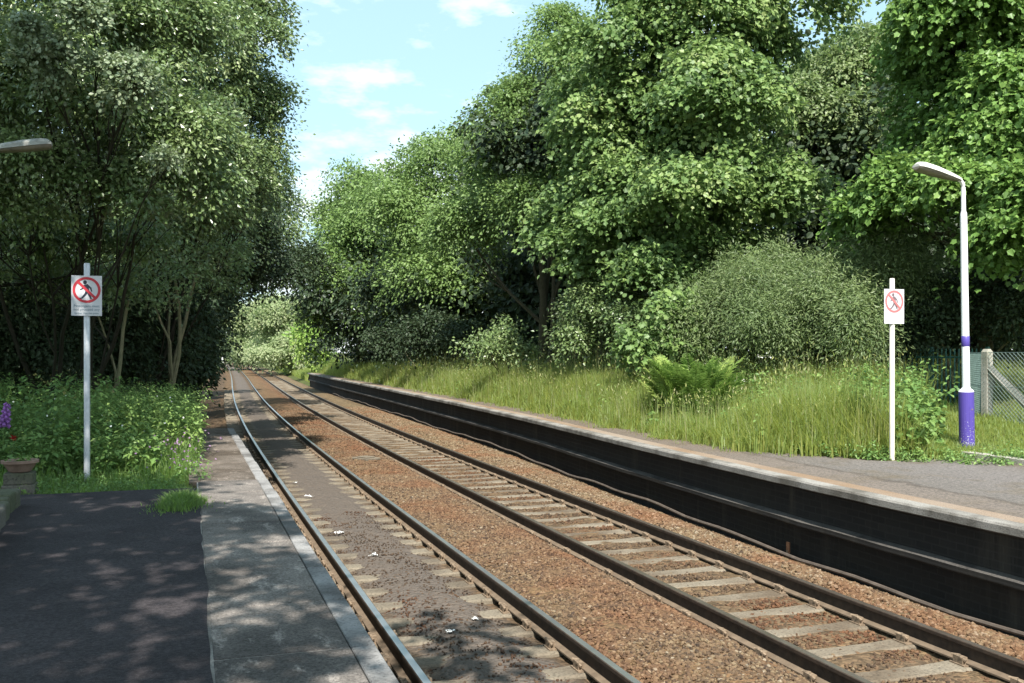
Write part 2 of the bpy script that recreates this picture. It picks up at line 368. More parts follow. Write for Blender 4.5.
# ------------------------------------------------------------------ ballast
prof = np.array([(-1.0,-.40),(-.6,-.36),(-.2,-.34),(.3,-.33),(.66,-.32),(.8,-.30),(.95,-.28),(1.2,-.26),(1.45,-.245),(1.6,-.235),(1.75,-.235),(1.88,-.228),(2.0,-.218),(2.12,-.190),(2.3,-.172),(2.45,-.170),(2.6,-.172),(2.75,-.188),(2.88,-.216),(3.0,-.228),(3.12,-.228),(3.22,-.18),(3.32,-.13),(3.5,-.105),(3.75,-.10),(4.0,-.10),(4.25,-.105),(4.45,-.12),(4.6,-.15),(4.72,-.20),(4.86,-.215),(5.0,-.206),(5.25,-.204),(5.5,-.206),(5.75,-.204),(6.0,-.206),(6.15,-.21),(6.27,-.19),(6.38,-.13),(6.5,-.09)])
tb = np.concatenate([np.arange(-14, 40, .12), np.arange(40, 90, .5), np.arange(90, 400, 4)])
def bed_points(tb):
    n = len(tb)
    Lp = prof[:, 0][None] + off(tb)[:, None]; Zp = np.repeat(prof[:, 1][None], n, 0); lat = np.repeat(prof[:, 0][None], n, 0)
    fr = np.linspace(0, 1, 9)[1:]
    L1 = (off(tb) + 6.5)[:, None] + (edge(tb) + .27 - off(tb) - 6.5)[:, None] * fr[None]
    Z1 = np.repeat((-.09 + np.interp(fr, [0, .35, .7, 1], [0, .03, 0, -.08]))[None], n, 0)
    return np.concatenate([Lp, L1], 1), np.concatenate([Zp, Z1], 1), np.concatenate([lat, np.repeat((6.5 + fr * .85)[None], n, 0)], 1)
BL, BZ, BLat = bed_points(tb)
BZ = BZ + R.normal(0, .007, BZ.shape) + .012 * np.sin(BL * 7 + tb[:, None] * 3.1) * np.sin(tb[:, None] * 1.7)
TB2 = np.repeat(tb[:, None], BL.shape[1], 1)
mb = MB(); mb.grid(np.stack([BL, TB2, BZ], -1), p=np.stack([TB2, BLat, BZ], -1))
tag(mb.build('track_bed', M['ballast'], smooth=True), kind='structure')

# loose stones
ico = np.array([(-1,1.618,0),(1,1.618,0),(-1,-1.618,0),(1,-1.618,0),(0,-1,1.618),(0,1,1.618),(0,-1,-1.618),(0,1,-1.618),(1.618,0,-1),(1.618,0,1),(-1.618,0,-1),(-1.618,0,1)]) / 1.9
icof = np.array([(0,11,5),(0,5,1),(0,1,7),(0,7,10),(0,10,11),(1,5,9),(5,11,4),(11,10,2),(10,7,6),(7,1,8),(3,9,4),(3,4,2),(3,2,6),(3,6,8),(3,8,9),(4,9,5),(2,4,11),(6,2,10),(8,6,7),(9,8,1)])
def rotmats(n):
    q = R.normal(size=(n, 4)); q /= np.linalg.norm(q, axis=1)[:, None]; w, x, y, z = q.T
    return np.stack([1-2*(y*y+z*z),2*(x*y-z*w),2*(x*z+y*w),2*(x*y+z*w),1-2*(x*x+z*z),2*(y*z-x*w),2*(x*z-y*w),2*(y*z+x*w),1-2*(x*x+y*y)], -1).reshape(n, 3, 3)
def stones(mb, L0, L1, t0, t1, dens, r0, r1, v0, v1, avoid=None, rel='off'):
    n = int((L1 - L0) * (t1 - t0) * dens)
    t = t0 + (t1 - t0) * R.random(n) ** 1.25; Lc = R.uniform(L0, L1, n)
    if avoid is not None: 
        ph = np.mod(t - avoid, .65); k = ((ph > .145) & (ph < .505)) | (R.random(n) < .10); t, Lc = t[k], Lc[k]; n = len(t)
    if rel == 'off':
        z = np.interp(Lc, prof[:, 0], prof[:, 1]); X = Lc + off(t)
    else:
        X = off(t) + 6.42 + (edge(t) + .2 - off(t) - 6.42) * (Lc - L0) / (L1 - L0); z = np.interp((Lc - L0)/(L1-L0), [0, .35, .7, 1], [-.1, -.06, -.09, -.17])
    r = R.uniform(r0, r1, n)
    V = ico[None] * (1 + R.uniform(-.28, .28, (n, 12, 1))) * R.uniform(.65, 1.25, (n, 1, 3))
    V = np.einsum('nij,nkj->nki', rotmats(n), V) * r[:, None, None]
    V[:, :, 2] *= .8
    V += np.stack([X, t, z + r * .25], -1)[:, None]
    Fc = (icof[None] + (np.arange(n) * 12)[:, None, None]).reshape(-1, 3)
    val = np.repeat(np.clip(R.normal((v0 + v1) / 2, (v1 - v0) / 3, n), 0, 1), 20)
    mb.add(V.reshape(-1, 3), Fc, 0, val)
RS_PH = 0.1
mb = MB()
stones(mb, 3.25, 4.72, 3.5, 20, 1500, .009, .024, .05, .8)
stones(mb, 3.25, 4.72, 18, 45, 170, .024, .038, .2, .7)
stones(mb, 6.4, 7.3, 5, 22, 1100, .012, .030, .25, 1, rel='edge')
stones(mb, 6.4, 7.3, 22, 45, 260, .024, .038, .4, .9, rel='edge')
stones(mb, 4.85, 6.15, 4, 24, 520, .010, .022, .0, .6, avoid=RS_PH)
stones(mb, 1.9, 3.0, 3.5, 16, 380, .006, .016, .0, .2)
stones(mb, 1.0, 1.6, 3.5, 18, 180, .016, .030, .1, .7)
tag(mb.build('ballast_stones', M['stone']), kind='stuff')

# ------------------------------------------------------------------ rails
RAILP = [(-.07,-.172),(.07,-.172),(.07,-.158),(.014,-.138),(.009,-.06),(.009,-.045),(.035,-.033),(.036,-.006),(.029,0),(-.029,0),(-.036,-.006),(-.035,-.033),(-.009,-.045),(-.009,-.06),(-.014,-.138),(-.07,-.158)]
RM = [1,1,1,0,0,0,0,0,2,0,0,0,0,0,1,1]
tr = np.concatenate([np.arange(-14, 40, 1.0), np.arange(40, 120, 2), np.arange(120, 396, 5)])
RAILX = {'ll': 1.68, 'lr': 3.15, 'rl': 4.77, 'rr': 6.24}
def rail(Lc, label, topmat):
    mb = MB(); n = len(tr); k = len(RAILP); pr = np.array(RAILP)
    P = np.stack([np.broadcast_to(Lc + off(tr)[:, None] + pr[None, :, 0], (n, k)), np.repeat(tr[:, None], k, 1), np.repeat(pr[None, :, 1], n, 0)], -1)
    for j in range(k):
        j2 = (j + 1) % k
        mb.grid(np.stack([P[:, j2], P[:, j]], 1), mat=RM[j])
    o = mb.build('rail', [M['rail_side'], M['rail_foot'], topmat])
    tag(o, label, 'rail', 'running rails of the two tracks')
rail(RAILX['ll'], 'polished steel rail closest to the shaded platform edge', M['rail_bright'])
rail(RAILX['lr'], 'polished steel rail between the grimy four-foot and the rusty brown ballast', M['rail_bright'])
rail(RAILX['rl'], 'brown topped rail between the rusty ballast and the exposed concrete sleepers', M['rail_brown'])
rail(RAILX['rr'], 'brown topped rail beside the ballast strip under the dark platform wall', M['rail_brown'])

# ------------------------------------------------------------------ sleepers
def sleeper_mesh():
    mb = MB(); xs = np.array([-1.25, -1.1, -.9, -.6, -.35, 0, .35, .6, .9, 1.1, 1.25]); topz = np.array([-.188,-.182,-.180,-.186,-.194,-.197,-.194,-.186,-.180,-.182,-.188])
    hw = np.array([.125,.132,.134,.128,.118,.115,.118,.128,.134,.132,.125])
    ring = []
    for x, z, w in zip(xs, topz, hw):
        ring.append([(x, -w - .02, -.38), (x, -w, z - .018), (x, -w + .018, z), (x, w - .018, z), (x, w, z - .018), (x, w + .02, -.38)])
    P = np.array(ring); mb.grid(P.transpose(1, 0, 2))
    for e, o_ in ((0, 1), (-1, -1)):
        b = mb.n; mb.add(P[e], [list(range(6))[::-o_]])
    return mb
def chair_mesh(x):
    mb = MB()
    mb.box((x - .13, -.085, -.20), (x + .13, .085, -.174))
    for sx in (-1, 1):
        mb.box((x + sx * .092 - .026, -.055, -.175), (x + sx * .092 + .026, .055, -.115))
        mb.tube([(x + sx * .10, -.075, -.14), (x + sx * .115, -.03, -.118), (x + sx * .075, .02, -.120), (x + sx * .12, .07, -.118)], .013, 5)
    return mb
def sleepers(cx, half, ts, matl, label, group, nchair):
    base = sleeper_mesh().build('railway_sleeper', matl); tag(base, label, 'sleeper', group)
    ch = [chair_mesh(s * half).build('rail_chair', M['chair'], base) for s in (-1, 1)]
    for i, t in enumerate(ts):
        if i == 0: o = base; kids = None
        else:
            o = base.copy(); COL.objects.link(o)
            if i < nchair:
                for c in ch:
                    d = c.copy(); COL.objects.link(d); d.parent = o
        sl = float(off(t + .5) - off(t - .5))
        o.location = (cx + float(off(t)) + random.uniform(-.015, .015), t + random.uniform(-.015, .015), random.uniform(-.004, .004))
        o.rotation_euler = (random.uniform(-.008, .008), 0, -math.atan(sl) + random.uniform(-.012, .012))
sleepers(5.505, .735, RS_PH + .0 + .65 * np.arange(6, 146), M['sleeper'], 'pale concrete sleeper lying in brown ballast under the far track', 'sleepers of the far track', 55)
sleepers(2.415, .735, .3 + .65 * np.arange(5, 110), M['sleeper_dirty'], 'dusty concrete sleeper mostly buried in dark dirt under the near track', 'sleepers of the near track', 45)

# ------------------------------------------------------------------ left platform
plat = thing('station_platform', 'shaded platform of black tarmac with grey concrete edge slabs', 'platform', (-2, 4, PZ))
po = np.array([-2, 4, PZ])
def pbuild(mb, name, mats, par=plat, org=po, smooth=False):
    o = mb.build(name, mats, None, smooth); me = o.data
    n = len(me.vertices); a = np.empty(n * 3, np.float32); me.vertices.foreach_get('co', a); a = a.reshape(-1, 3) - org.astype(np.float32)
    me.vertices.foreach_set('co', a.ravel()); me.update(); o.parent = par; return o
mb = MB(); xs = np.linspace(-6.5, .115, 40); ys = np.linspace(-12, 11.6, 90)
P = np.stack(np.meshgrid(xs, ys, indexing='xy'), -1); P = np.dstack([P, PZ - .003 + R.normal(0, .0018, P.shape[:2])]); P[:, -1, 0] += R.normal(0, .006, len(P)) + .008 * np.sin(ys * 2.1)
mb.grid(P); pbuild(mb, 'tarmac_surface', M['tarmac'], smooth=True)
mb = MB(); mb.box((.74, -12, -.5), (.80, 20.4, PZ - .10)); mb.box((.1, 20.4, -.5), (.80, 20.46, PZ - .10)); pbuild(mb, 'platform_wall', M['brick'])
t = -12.0 + .05
k = 0
while t < 20.5:
    ln = 1.0 + random.uniform(-.05, .05); e = min(t + ln, 20.55); ex = .93 - .004 * max(0, t - 10)
    mb = MB(); dz = random.uniform(-.004, .003); g = .008
    x0 = .12 if t < 11.5 else .02
    mb.box((x0 + random.uniform(0, .01), t + g, PZ - .09), (ex - .13, e - g, PZ + dz))
    mb.box((ex - .124, t + g, PZ - .09), (ex + random.uniform(-.006, .006), e - g, PZ + dz + .001), 1)
    s_ = pbuild(mb, 'edge_slab', [M['slab'] if t < 11.2 else M['slab_b'], M['lip'] ])
    bv = s_.modifiers.new('bevel', 'BEVEL'); bv.width = .006; bv.segments = 1
    t = e; k += 1
    if e >= 20.55: break
mb = MB(); mb.box((.108, -12, PZ - .20), (.80, 20.38, PZ - .008)); pbuild(mb, 'platform_bed', M['joint'])

# ------------------------------------------------------------------ right platform
ro = np.array([9.0, 12, PZ])
rplat = thing('station_platform', 'sunlit overgrown platform with pale coping above a dark brick wall', 'platform', ro)
te = np.concatenate([np.arange(-10, 40, .5), np.arange(40, 75.6, 1.0), [75.6]])
E_ = edge(te); n = len(te)
def sweep(profile, mats, name, jit=0, mat_idx=None, smooth=False, tt=None):
    tt = te if tt is None else tt; e = edge(tt); n = len(tt); pr = np.array(profile, float); mb = MB()
    jl = R.normal(0, jit, n) if jit else np.zeros(n)
    d = np.concatenate([[0], np.cumsum(np.linalg.norm(np.diff(pr, axis=0), axis=1))])
    P = np.stack([np.broadcast_to((e + jl)[:, None] + pr[None, :, 0], (n, len(pr))), np.repeat(tt[:, None], len(pr), 1), np.repeat(pr[None, :, 1], n, 0)], -1)
    at = np.stack([np.repeat(tt[:, None], len(pr), 1), np.repeat(d[None], n, 0), 0 * P[..., 0]], -1)
    for j in range(len(pr) - 1):
        mb.grid(P[:, j:j+2].copy()[:, ::1], mat=0 if mat_idx is None else mat_idx[j], p=at[:, j:j+2].copy())
    # end cap
    b = P[-1]; mb.add(b, [list(range(len(pr)))], 0 if mat_idx is None else mat_idx[0], p=at[-1])
    return pbuild(mb, name, mats, rplat, ro, smooth)
sweep([(.42,PZ-.10),(.02,PZ-.10),(0,PZ-.085),(.0,PZ-.02),(.015,PZ),(.19,PZ),(.42,PZ)], [M['brick_ledge'], M['lip_pale'], M['gravel_strip']], 'coping', jit=.006, mat_idx=[0,0,1,1,1,2])
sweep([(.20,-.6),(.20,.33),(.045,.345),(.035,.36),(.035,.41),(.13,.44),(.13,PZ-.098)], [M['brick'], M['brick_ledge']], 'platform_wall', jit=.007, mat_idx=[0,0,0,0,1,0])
# rim of worn tarmac, only kept clear near the camera, then swallowed by grass
mb = MB(); fr = np.linspace(0, 1, 24); tt = np.concatenate([np.arange(-10, 30, .4), np.arange(30, 75.6, 1)])
W = np.interp(tt, [-10, 10.8, 12.2, 14, 75], [3.75, 3.75, 1.9, 1.35, 1.3])
X = edge(tt)[:, None] + .425 + fr[None] * W[:, None]
P = np.stack([X, np.repeat(tt[:, None], 24, 1), PZ - .004 + R.normal(0, .0035, X.shape)], -1)
mb.grid(P, p=np.stack([P[..., 1], X - edge(tt)[:, None], 0 * X], -1))
def plat_mat():
    t = NT('overgrown_tarmac'); s = t.n('ShaderNodeSeparateXYZ'); t.l(t.attr('p', 'Vector'), s.inputs[0])
    m = t.math('ADD', s.outputs[1], t.math('MULTIPLY', t.math('SUBTRACT', t.noise(2.5, 5), .5), .5))
    c = t.ramp(t.math('DIVIDE', m, 4.0), [(.1, (.135,.113,.096)), (.24, (.13,.110,.095)), (.265, (.08,.068,.058)), (.29, (.12,.108,.098)), (.7, (.135,.122,.115)), (1, (.12,.105,.092))])
    moss = t.ramp(t.noise(1.6, 6), [(.5, (0,0,0)), (.68, (1,1,1))]); far = t.ramp(t.math('DIVIDE', s.outputs[0], 30.0), [(.36, (0,0,0)), (.5, (1,1,1))])
    c = t.mix(t.math('MULTIPLY', t.math('MULTIPLY', moss, .55), 1.0), c, (.10,.078,.05)); c = t.mix(t.math('MULTIPLY', far, .55), c, (.115,.088,.065))
    n2 = t.noise(38, 5, None, .75); c = t.mix(1.0, c, t.ramp(n2, [(.3, (.35,.34,.35)), (.48, (1,1,1)), (.68, (1.7,1.66,1.6))]), 'MULTIPLY')
    return t.out(t.bsdf(c, .92, .2, bump=n2, bd=.012))
pbuild(mb, 'worn_surface', plat_mat(), rplat, ro, True)
mb = MB(); tt = np.arange(-10, 11.9, .5)
for a, b in ((0, 1),):
    X0 = edge(tt) + 3.82
    P = np.stack([np.stack([X0, tt, np.full_like(tt, PZ - .05)], -1), np.stack([X0 + .004, tt, np.full_like(tt, PZ + .07)], -1), np.stack([X0 + .15, tt, np.full_like(tt, PZ + .075)], -1), np.stack([X0 + .155, tt, np.full_like(tt, PZ - .1)], -1)], 1)
    mb.grid(P)
pbuild(mb, 'path_kerb', M['postconc'], rplat, ro)

# ------------------------------------------------------------------ leaves
LEAF = {
 'diamond': (np.array([(0,0,0),(.30,.42,.07),(0,1,-.03),(-.30,.42,.07)]), [(0,1,2),(0,2,3)]),
 'lance': (np.array([(0,0,0),(.13,.4,.03),(0,1,-.06),(-.13,.4,.03)]), [(0,1,2),(0,2,3)]),
 'round': (np.array([(0,0,0),(.34,.25,.05),(.36,.65,.05),(0,1,-.05),(-.36,.65,.05),(-.34,.25,.05)]), [(0,1,2,3),(0,3,4,5)]),
 'syc': (np.array([(0,0,0),(.34,.0,.03),(.40,.28,.03),(.50,.55,.02),(.27,.68,.03),(0,1,-.12),(-.27,.68,.03),(-.50,.55,.02),(-.40,.28,.03),(-.34,.0,.03)]), [(0,1,2,3,4,5),(0,5,6,7,8,9)]),
}
def leaves(mb, pos, nrm, dirv, size, kind, mat=0, val=None):
    """pos (n,3), nrm (n,3) leaf normal, dirv (n,3) pointing direction hint"""
    n = len(pos); L, fs = LEAF[kind]; k = len(L)
    nrm = nrm / (np.linalg.norm(nrm, axis=1)[:, None] + 1e-9)
    y = dirv - (dirv * nrm).sum(1)[:, None] * nrm; y /= np.linalg.norm(y, axis=1)[:, None] + 1e-9
    x = np.cross(y, nrm)
    size = np.broadcast_to(np.asarray(size, float), (n,))
    V = pos[:, None] + size[:, None, None] * (x[:, None] * L[None, :, 0, None] + y[:, None] * L[None, :, 1, None] + nrm[:, None] * L[None, :, 2, None])
    b = mb.n
    if val is None: val = R.random(n)
    fa = np.array(fs)
    Fc = (fa[None] + (np.arange(n) * k)[:, None, None]).reshape(-1, fa.shape[1])
    mb.add(V.reshape(-1, 3), Fc, mat, np.repeat(val, len(fs)))

def unit(n):
    d = R.normal(size=(n, 3)); return d / np.linalg.norm(d, axis=1)[:, None]
CAM = np.array([0, 0, HCAM])
def crown(mb, lobes, nleaf, size, kind, clump=.5, per=36, flat=.45, up=.6, rnd=.55, fill=.25, mat=0, low=-.35, ragged=.22, hide=.4, vbias=0, sub=7, subk=(.36, .6), core=.84):
    lob0 = np.array(lobes, float); L2 = []
    for q in lob0:
        L2.append([*q[:3], *(q[3:6] * core)])
        for _ in range(sub):
            dd = unit(1)[0]; dd[2] = abs(dd[2]) * .9 if R.random() < .7 else dd[2]
            tc = (CAM - q[:3]) / np.linalg.norm(CAM - q[:3])
            if (dd * tc).sum() < -.3: dd = dd - 2 * (dd * tc).sum() * tc
            k = R.uniform(*subk); L2.append([*(q[:3] + dd * q[3:6] * R.uniform(.58, .98)), *(q[3:6] * k * np.array([1.1, 1.1, .85]))])
    lob = np.array(L2); nl = len(lob); lv = R.normal(0, .13, nl)
    area = (lob[:, 3] * lob[:, 5]) ; pr = area / area.sum()
    nc = int(nleaf / per * (1 / (.55 + .45 * (1 + hide) / 2)))
    idx = R.choice(nl, nc, p=pr); d = unit(nc)
    d[:, 2] = np.where(d[:, 2] < low, -d[:, 2] * R.uniform(-.3, 1, nc), d[:, 2]); d /= np.linalg.norm(d, axis=1)[:, None]
    ph = lob[idx, 0] * 3.7
    bump = 1 + ragged * (np.sin(d[:, 0] * 6 + ph) * np.sin(d[:, 1] * 5 + ph * 1.3) + .7 * np.sin(d[:, 2] * 8 + ph * .7) * np.sin(d[:, 0] * 9 + ph)) * .8
    rr = np.where(R.random(nc) < fill, R.uniform(.35, .8, nc), 1 - np.abs(R.normal(0, .10, nc))) * bump + np.where(R.random(nc) < .06, R.uniform(.05, .18, nc), 0)
    c = lob[idx, :3] + d * rr[:, None] * lob[idx, 3:6]
    out = d / lob[idx, 3:6]; out /= np.linalg.norm(out, axis=1)[:, None]
    keep = np.ones(nc, bool)
    tocam = CAM - c; tocam /= np.linalg.norm(tocam, axis=1)[:, None]
    keep &= ~(((out * tocam).sum(1) < -.25) & (R.random(nc) > hide))
    for j in range(nl):
        q = (((c - lob[j, :3]) / lob[j, 3:6]) ** 2).sum(1)
        keep &= ~((q < .3) & (idx != j) & (R.random(nc) > .25))
    keep &= c[:, 2] > ground_z(c[:, 0], c[:, 1]) + .1
    c, out = c[keep], out[keep]; nc = len(c)
    rc = clump * R.uniform(.6, 1.35, nc); cv = np.clip(R.normal(.45 + vbias, .13, nc) + lv[idx[keep]], 0, 1)
    w = out * .75 + np.array([0, 0, up]); w += R.normal(0, .25, w.shape); w /= np.linalg.norm(w, axis=1)[:, None]     # clump plane normal
    m = nc * per; ci = np.repeat(np.arange(nc), per)
    g = R.normal(0, .5, (m, 3)); nn = w[ci]; comp = (g * nn).sum(1)[:, None]
    g = g - comp * nn * (1 - flat)
    rad2 = np.linalg.norm(g, axis=1)[:, None]
    p = c[ci] + rc[ci][:, None] * g - np.array([0, 0, .18]) * rc[ci][:, None] * rad2 ** 2
    nr = nn + R.normal(0, rnd, (m, 3)); nr[:, 2] = np.where(R.random(m) < .85, np.abs(nr[:, 2]), nr[:, 2])
    dv = g + out[ci] * .4 + R.normal(0, .35, (m, 3)) + np.array([0, 0, -.35])
    leaves(mb, p, nr, dv, size * R.uniform(.65, 1.25, m), kind, mat, np.clip(cv[ci] + R.normal(0, .09, m), 0, 1))
    return c

def wiggle(a, b, n=6, amp=.15, sag=0):
    a, b = np.asarray(a, float), np.asarray(b, float); u = np.linspace(0, 1, n)[:, None]
    p = a + (b - a) * u; ln = np.linalg.norm(b - a)
    p += np.sin(u * PI) * R.normal(0, amp * ln * .35, 3) + R.normal(0, amp * ln * .05, (n, 3)) * np.sin(u * PI)
    p[:, 2] += sag * ln * np.sin(u * PI)[:, 0]
    return p

def tree(name, label, cat, base, lobes, nleaf, size, kind, lm, bark='bark', stems=1, r0=.16, group=None, twigs=5, spread=.5, cut=1.0, crown_name='crown', **kw):
    base = np.asarray(base, float); base[2] = float(ground_z(base[0], base[1])) - .08
    root = thing(name, label, cat, base, 0, group)
    mb = MB(); pts = crown(mb, lobes, nleaf, size, kind, **kw)
    mb.build(crown_name, M[lm], root, origin=None).matrix_parent_inverse = Matrix.Translation(-Vector([float(x) for x in base]))
    lob = np.array(lobes); mid = np.average(lob[:, :3], axis=0, weights=lob[:, 3])
    tb_ = MB(); sp = []
    for s in range(stems):
        a = base + np.array([R.normal(0, spread * .35), R.normal(0, spread * .35), -.05]) * (stems > 1)
        tgt = lob[s % len(lob), :3] if stems > 1 else mid
        e = a + (tgt - a) * (.85 if stems > 1 else .8)
        p = wiggle(a, e, 9, .10); rr = r0 * np.linspace(1, .35, 9) * (1 if stems == 1 else R.uniform(.6, 1.1)); rr[0] *= 1.25
        tb_.tube(p, rr, 9); sp.append((p, rr))
    for j, lb in enumerate(lob):
        p, rr = sp[j % len(sp)]; k = int(R.integers(3, 8)); a = p[k]
        q = wiggle(a, lb[:3], 6, .12, .04); rb = max(.02, rr[k] * .55) * np.linspace(1, .3, 6)
        tb_.tube(q, rb, 6)
        for _ in range(twigs):
            if len(pts) == 0: break
            d = np.linalg.norm((pts - lb[:3]) / lb[3:6], axis=1); near = np.where(d < 1.15)[0]
            if len(near) == 0: break
            e = pts[R.choice(near)]
            tb_.tube(wiggle(q[int(R.integers(2, 6))], e, 5, .14), max(.012, rb[0] * .3) * np.linspace(1, .35, 5), 4, cap=False)
    tb_.build('trunk', M[bark], root, smooth=True).matrix_parent_inverse = Matrix.Translation(-Vector([float(x) for x in base]))
    return root

def lobe(px, py, Z, rx, ry, depth=None):
    c = world(px, py, Z); a = rx * Z / F
    return (*c, a, depth if depth else a, ry * Z / F)
def foot(px, Z):
    p = world(px, 400, Z); return p

# -- right hand side, front row
tree('sycamore_tree', 'tallest broad sycamore with large leaves, above the dark hollow with bare trunks', 'tree', foot(655, 30),
     [lobe(700, 20, 29, 105, 95), lobe(640, 90, 28, 72, 80), lobe(710, 130, 26.5, 80, 70), lobe(742, 70, 30, 48, 76), lobe(610, 175, 28, 55, 55), lobe(668, 215, 26, 75, 50), lobe(748, 210, 26.5, 60, 55),
      lobe(610, 250, 27, 45, 32), lobe(655, 275, 25.5, 45, 28), lobe(590, 120, 30, 45, 60), lobe(690, -60, 30, 80, 60), lobe(555, 225, 29.5, 30, 34), lobe(712, 150, 30, 55, 45), lobe(668, 150, 29, 40, 40)],
     185000, .128, 'syc', 'syc', r0=.24, clump=.46, per=34, twigs=4, hide=.2)
tree('ash_tree', 'light green finer leaved tree stepping up to the tall sycamore', 'tree', foot(540, 37),
     [lobe(562, 78, 36, 44, 52), lobe(530, 128, 35, 48, 48), lobe(565, 170, 34, 48, 55), lobe(502, 180, 36, 42, 52), lobe(535, 215, 34, 50, 45), lobe(580, 105, 35, 35, 50), lobe(470, 240, 37, 34, 35), lobe(520, 98, 36.5, 24, 26), lobe(560, 35, 37, 28, 28)],
     110000, .135, 'diamond', 'ash', r0=.2, clump=.55, per=34, hide=.25)
tree('lime_tree', 'rounded mid green tree above the dark leafy thicket, left of the finer leaved tree', 'tree', foot(440, 50),
     [lobe(440, 190, 49, 46, 46), lobe(405, 225, 48, 42, 42), lobe(455, 245, 47, 45, 45), lobe(420, 285, 47, 46, 40), lobe(480, 210, 50, 30, 40), lobe(470, 290, 46, 40, 34), lobe(425, 160, 50, 24, 22), lobe(462, 165, 49, 26, 42), lobe(395, 185, 50, 20, 20)],
     70000, .18, 'diamond', 'ash', r0=.22, clump=.8, per=30, hide=.25)
tree('field_maple', 'spreading light green tree at the far end of the overgrown platform', 'tree', foot(355, 64),
     [lobe(352, 200, 63, 30, 26), lobe(340, 235, 62, 26, 30), lobe(375, 235, 60, 34, 46), lobe(345, 285, 60, 34, 36), lobe(385, 300, 58, 34, 34), lobe(328, 215, 63, 14, 12), lobe(370, 185, 63, 20, 16), lobe(325, 320, 62, 16, 22)],
     55000, .21, 'diamond', 'ash', r0=.2, clump=.9, per=26, hide=.25)
tree('silver_willow_tree', 'soft grey green tree in the gap behind the tall sycamore', 'tree', foot(850, 38),
     [lobe(850, 98, 37, 52, 52), lobe(825, 130, 36, 48, 60), lobe(880, 80, 38, 42, 46), lobe(865, 150, 36, 45, 55), lobe(818, 80, 37.5, 24, 30), lobe(905, 50, 38, 30, 34), lobe(845, 190, 36, 40, 50)],
     95000, .18, 'diamond', 'willow', r0=.2, clump=.6, per=40, hide=.2)
tree('sycamore_tree', 'bright green sycamore with layered boughs behind the white lamp post', 'tree', foot(985, 22),
     [lobe(965, 40, 21, 85, 75), lobe(1010, 120, 20, 80, 70), lobe(938, 120, 21, 48, 48), lobe(960, 190, 20, 75, 45), lobe(905, 195, 20.5, 50, 36), lobe(1030, 210, 18.5, 60, 50), lobe(882, 208, 21.5, 40, 30), lobe(1050, 20, 21, 80, 90), lobe(965, -40, 22, 70, 60), lobe(858, 232, 22, 28, 20), lobe(1015, 250, 18.8, 34, 26), lobe(970, 60, 23, 60, 60), lobe(985, 160, 21.5, 50, 34), lobe(928, 75, 22.5, 32, 36)],
     140000, .115, 'syc', 'maple', r0=.2, clump=.42, per=32, twigs=4, hide=.25, flat=.3)
# -- right understorey
tree('willow_bush', 'feathery grey green willow bush behind the tall grass and fern', 'bush', foot(800, 23),
     [lobe(760, 292, 22.5, 40, 30), lobe(812, 286, 22, 32, 28), lobe(785, 320, 21.5, 50, 30), lobe(715, 312, 23, 34, 28), lobe(872, 274, 21.5, 30, 34), lobe(855, 325, 20.5, 34, 34), lobe(905, 268, 21.5, 26, 40), lobe(690, 335, 23, 30, 22), lobe(838, 300, 21, 34, 30), lobe(778, 268, 23, 16, 18), lobe(735, 280, 23.5, 16, 20)],
     110000, .10, 'lance', 'willow', bark='bark_pale', stems=6, r0=.05, clump=.34, per=26, twigs=12, flat=1.9, low=-.6, hide=.3, sub=9, subk=(.25, .55), ragged=.4)
tree('hawthorn_bush', 'low rounded dark green bush below the tall sycamore, left of the fern', 'bush', foot(610, 28),
     [lobe(600, 315, 27, 42, 30), lobe(650, 330, 25.5, 38, 28), lobe(575, 345, 26.5, 24, 20), lobe(620, 290, 27, 32, 20)],
     24000, .10, 'diamond', 'thorn', stems=4, r0=.05, clump=.4, per=34, twigs=7, low=-.6, hide=.3)
tree('sycamore_sapling', 'young large leaved sapling in front of the dark bush, beside the fern', 'sapling', foot(668, 23.5),
     [lobe(672, 315, 23.2, 26, 22), lobe(650, 345, 23, 30, 16), lobe(690, 345, 23, 24, 18)], 4200, .125, 'syc', 'syc', r0=.04, clump=.45, per=20, low=-.6)
tree('elder_bush', 'open leafy bush standing in the dark hollow beside bare trunks', 'bush', foot(510, 33),
     [lobe(500, 338, 32, 20, 18), lobe(484, 350, 31.5, 20, 12), lobe(525, 352, 31.5, 18, 10)], 3000, .12, 'diamond', 'thorn', stems=3, r0=.04, clump=.45, per=26, low=-.6)
tree('bramble_bush', 'dark leafy thicket under the rounded mid green tree, where grass begins', 'bush', foot(430, 44),
     [lobe(430, 335, 43, 30, 18), lobe(470, 340, 40, 26, 16), lobe(395, 340, 47, 26, 16)], 12000, .15, 'diamond', 'dark', stems=3, r0=.04, clump=.6, per=30, low=-.6)
tree('elder_bush', 'shaded bush with tangled stems behind the green fence and white post', 'bush', foot(950, 22.5),
     [lobe(930, 310, 22, 44, 44), lobe(985, 300, 21.5, 44, 50), lobe(1035, 310, 20.5, 44, 44), lobe(905, 345, 21.5, 30, 24)], 26000, .10, 'diamond', 'dark', bark='bark_pale', stems=5, r0=.05, clump=.4, per=30, twigs=9, low=-.7)
tree('elder_bush', 'dark bush filling the gap under the spreading light green tree', 'bush', foot(365, 72), [lobe(365, 338, 70, 30, 22), lobe(340, 345, 74, 18, 14), lobe(395, 330, 68, 26, 26)], 9000, .22, 'diamond', 'dark', stems=3, r0=.05, clump=.8, per=28, low=-.7)
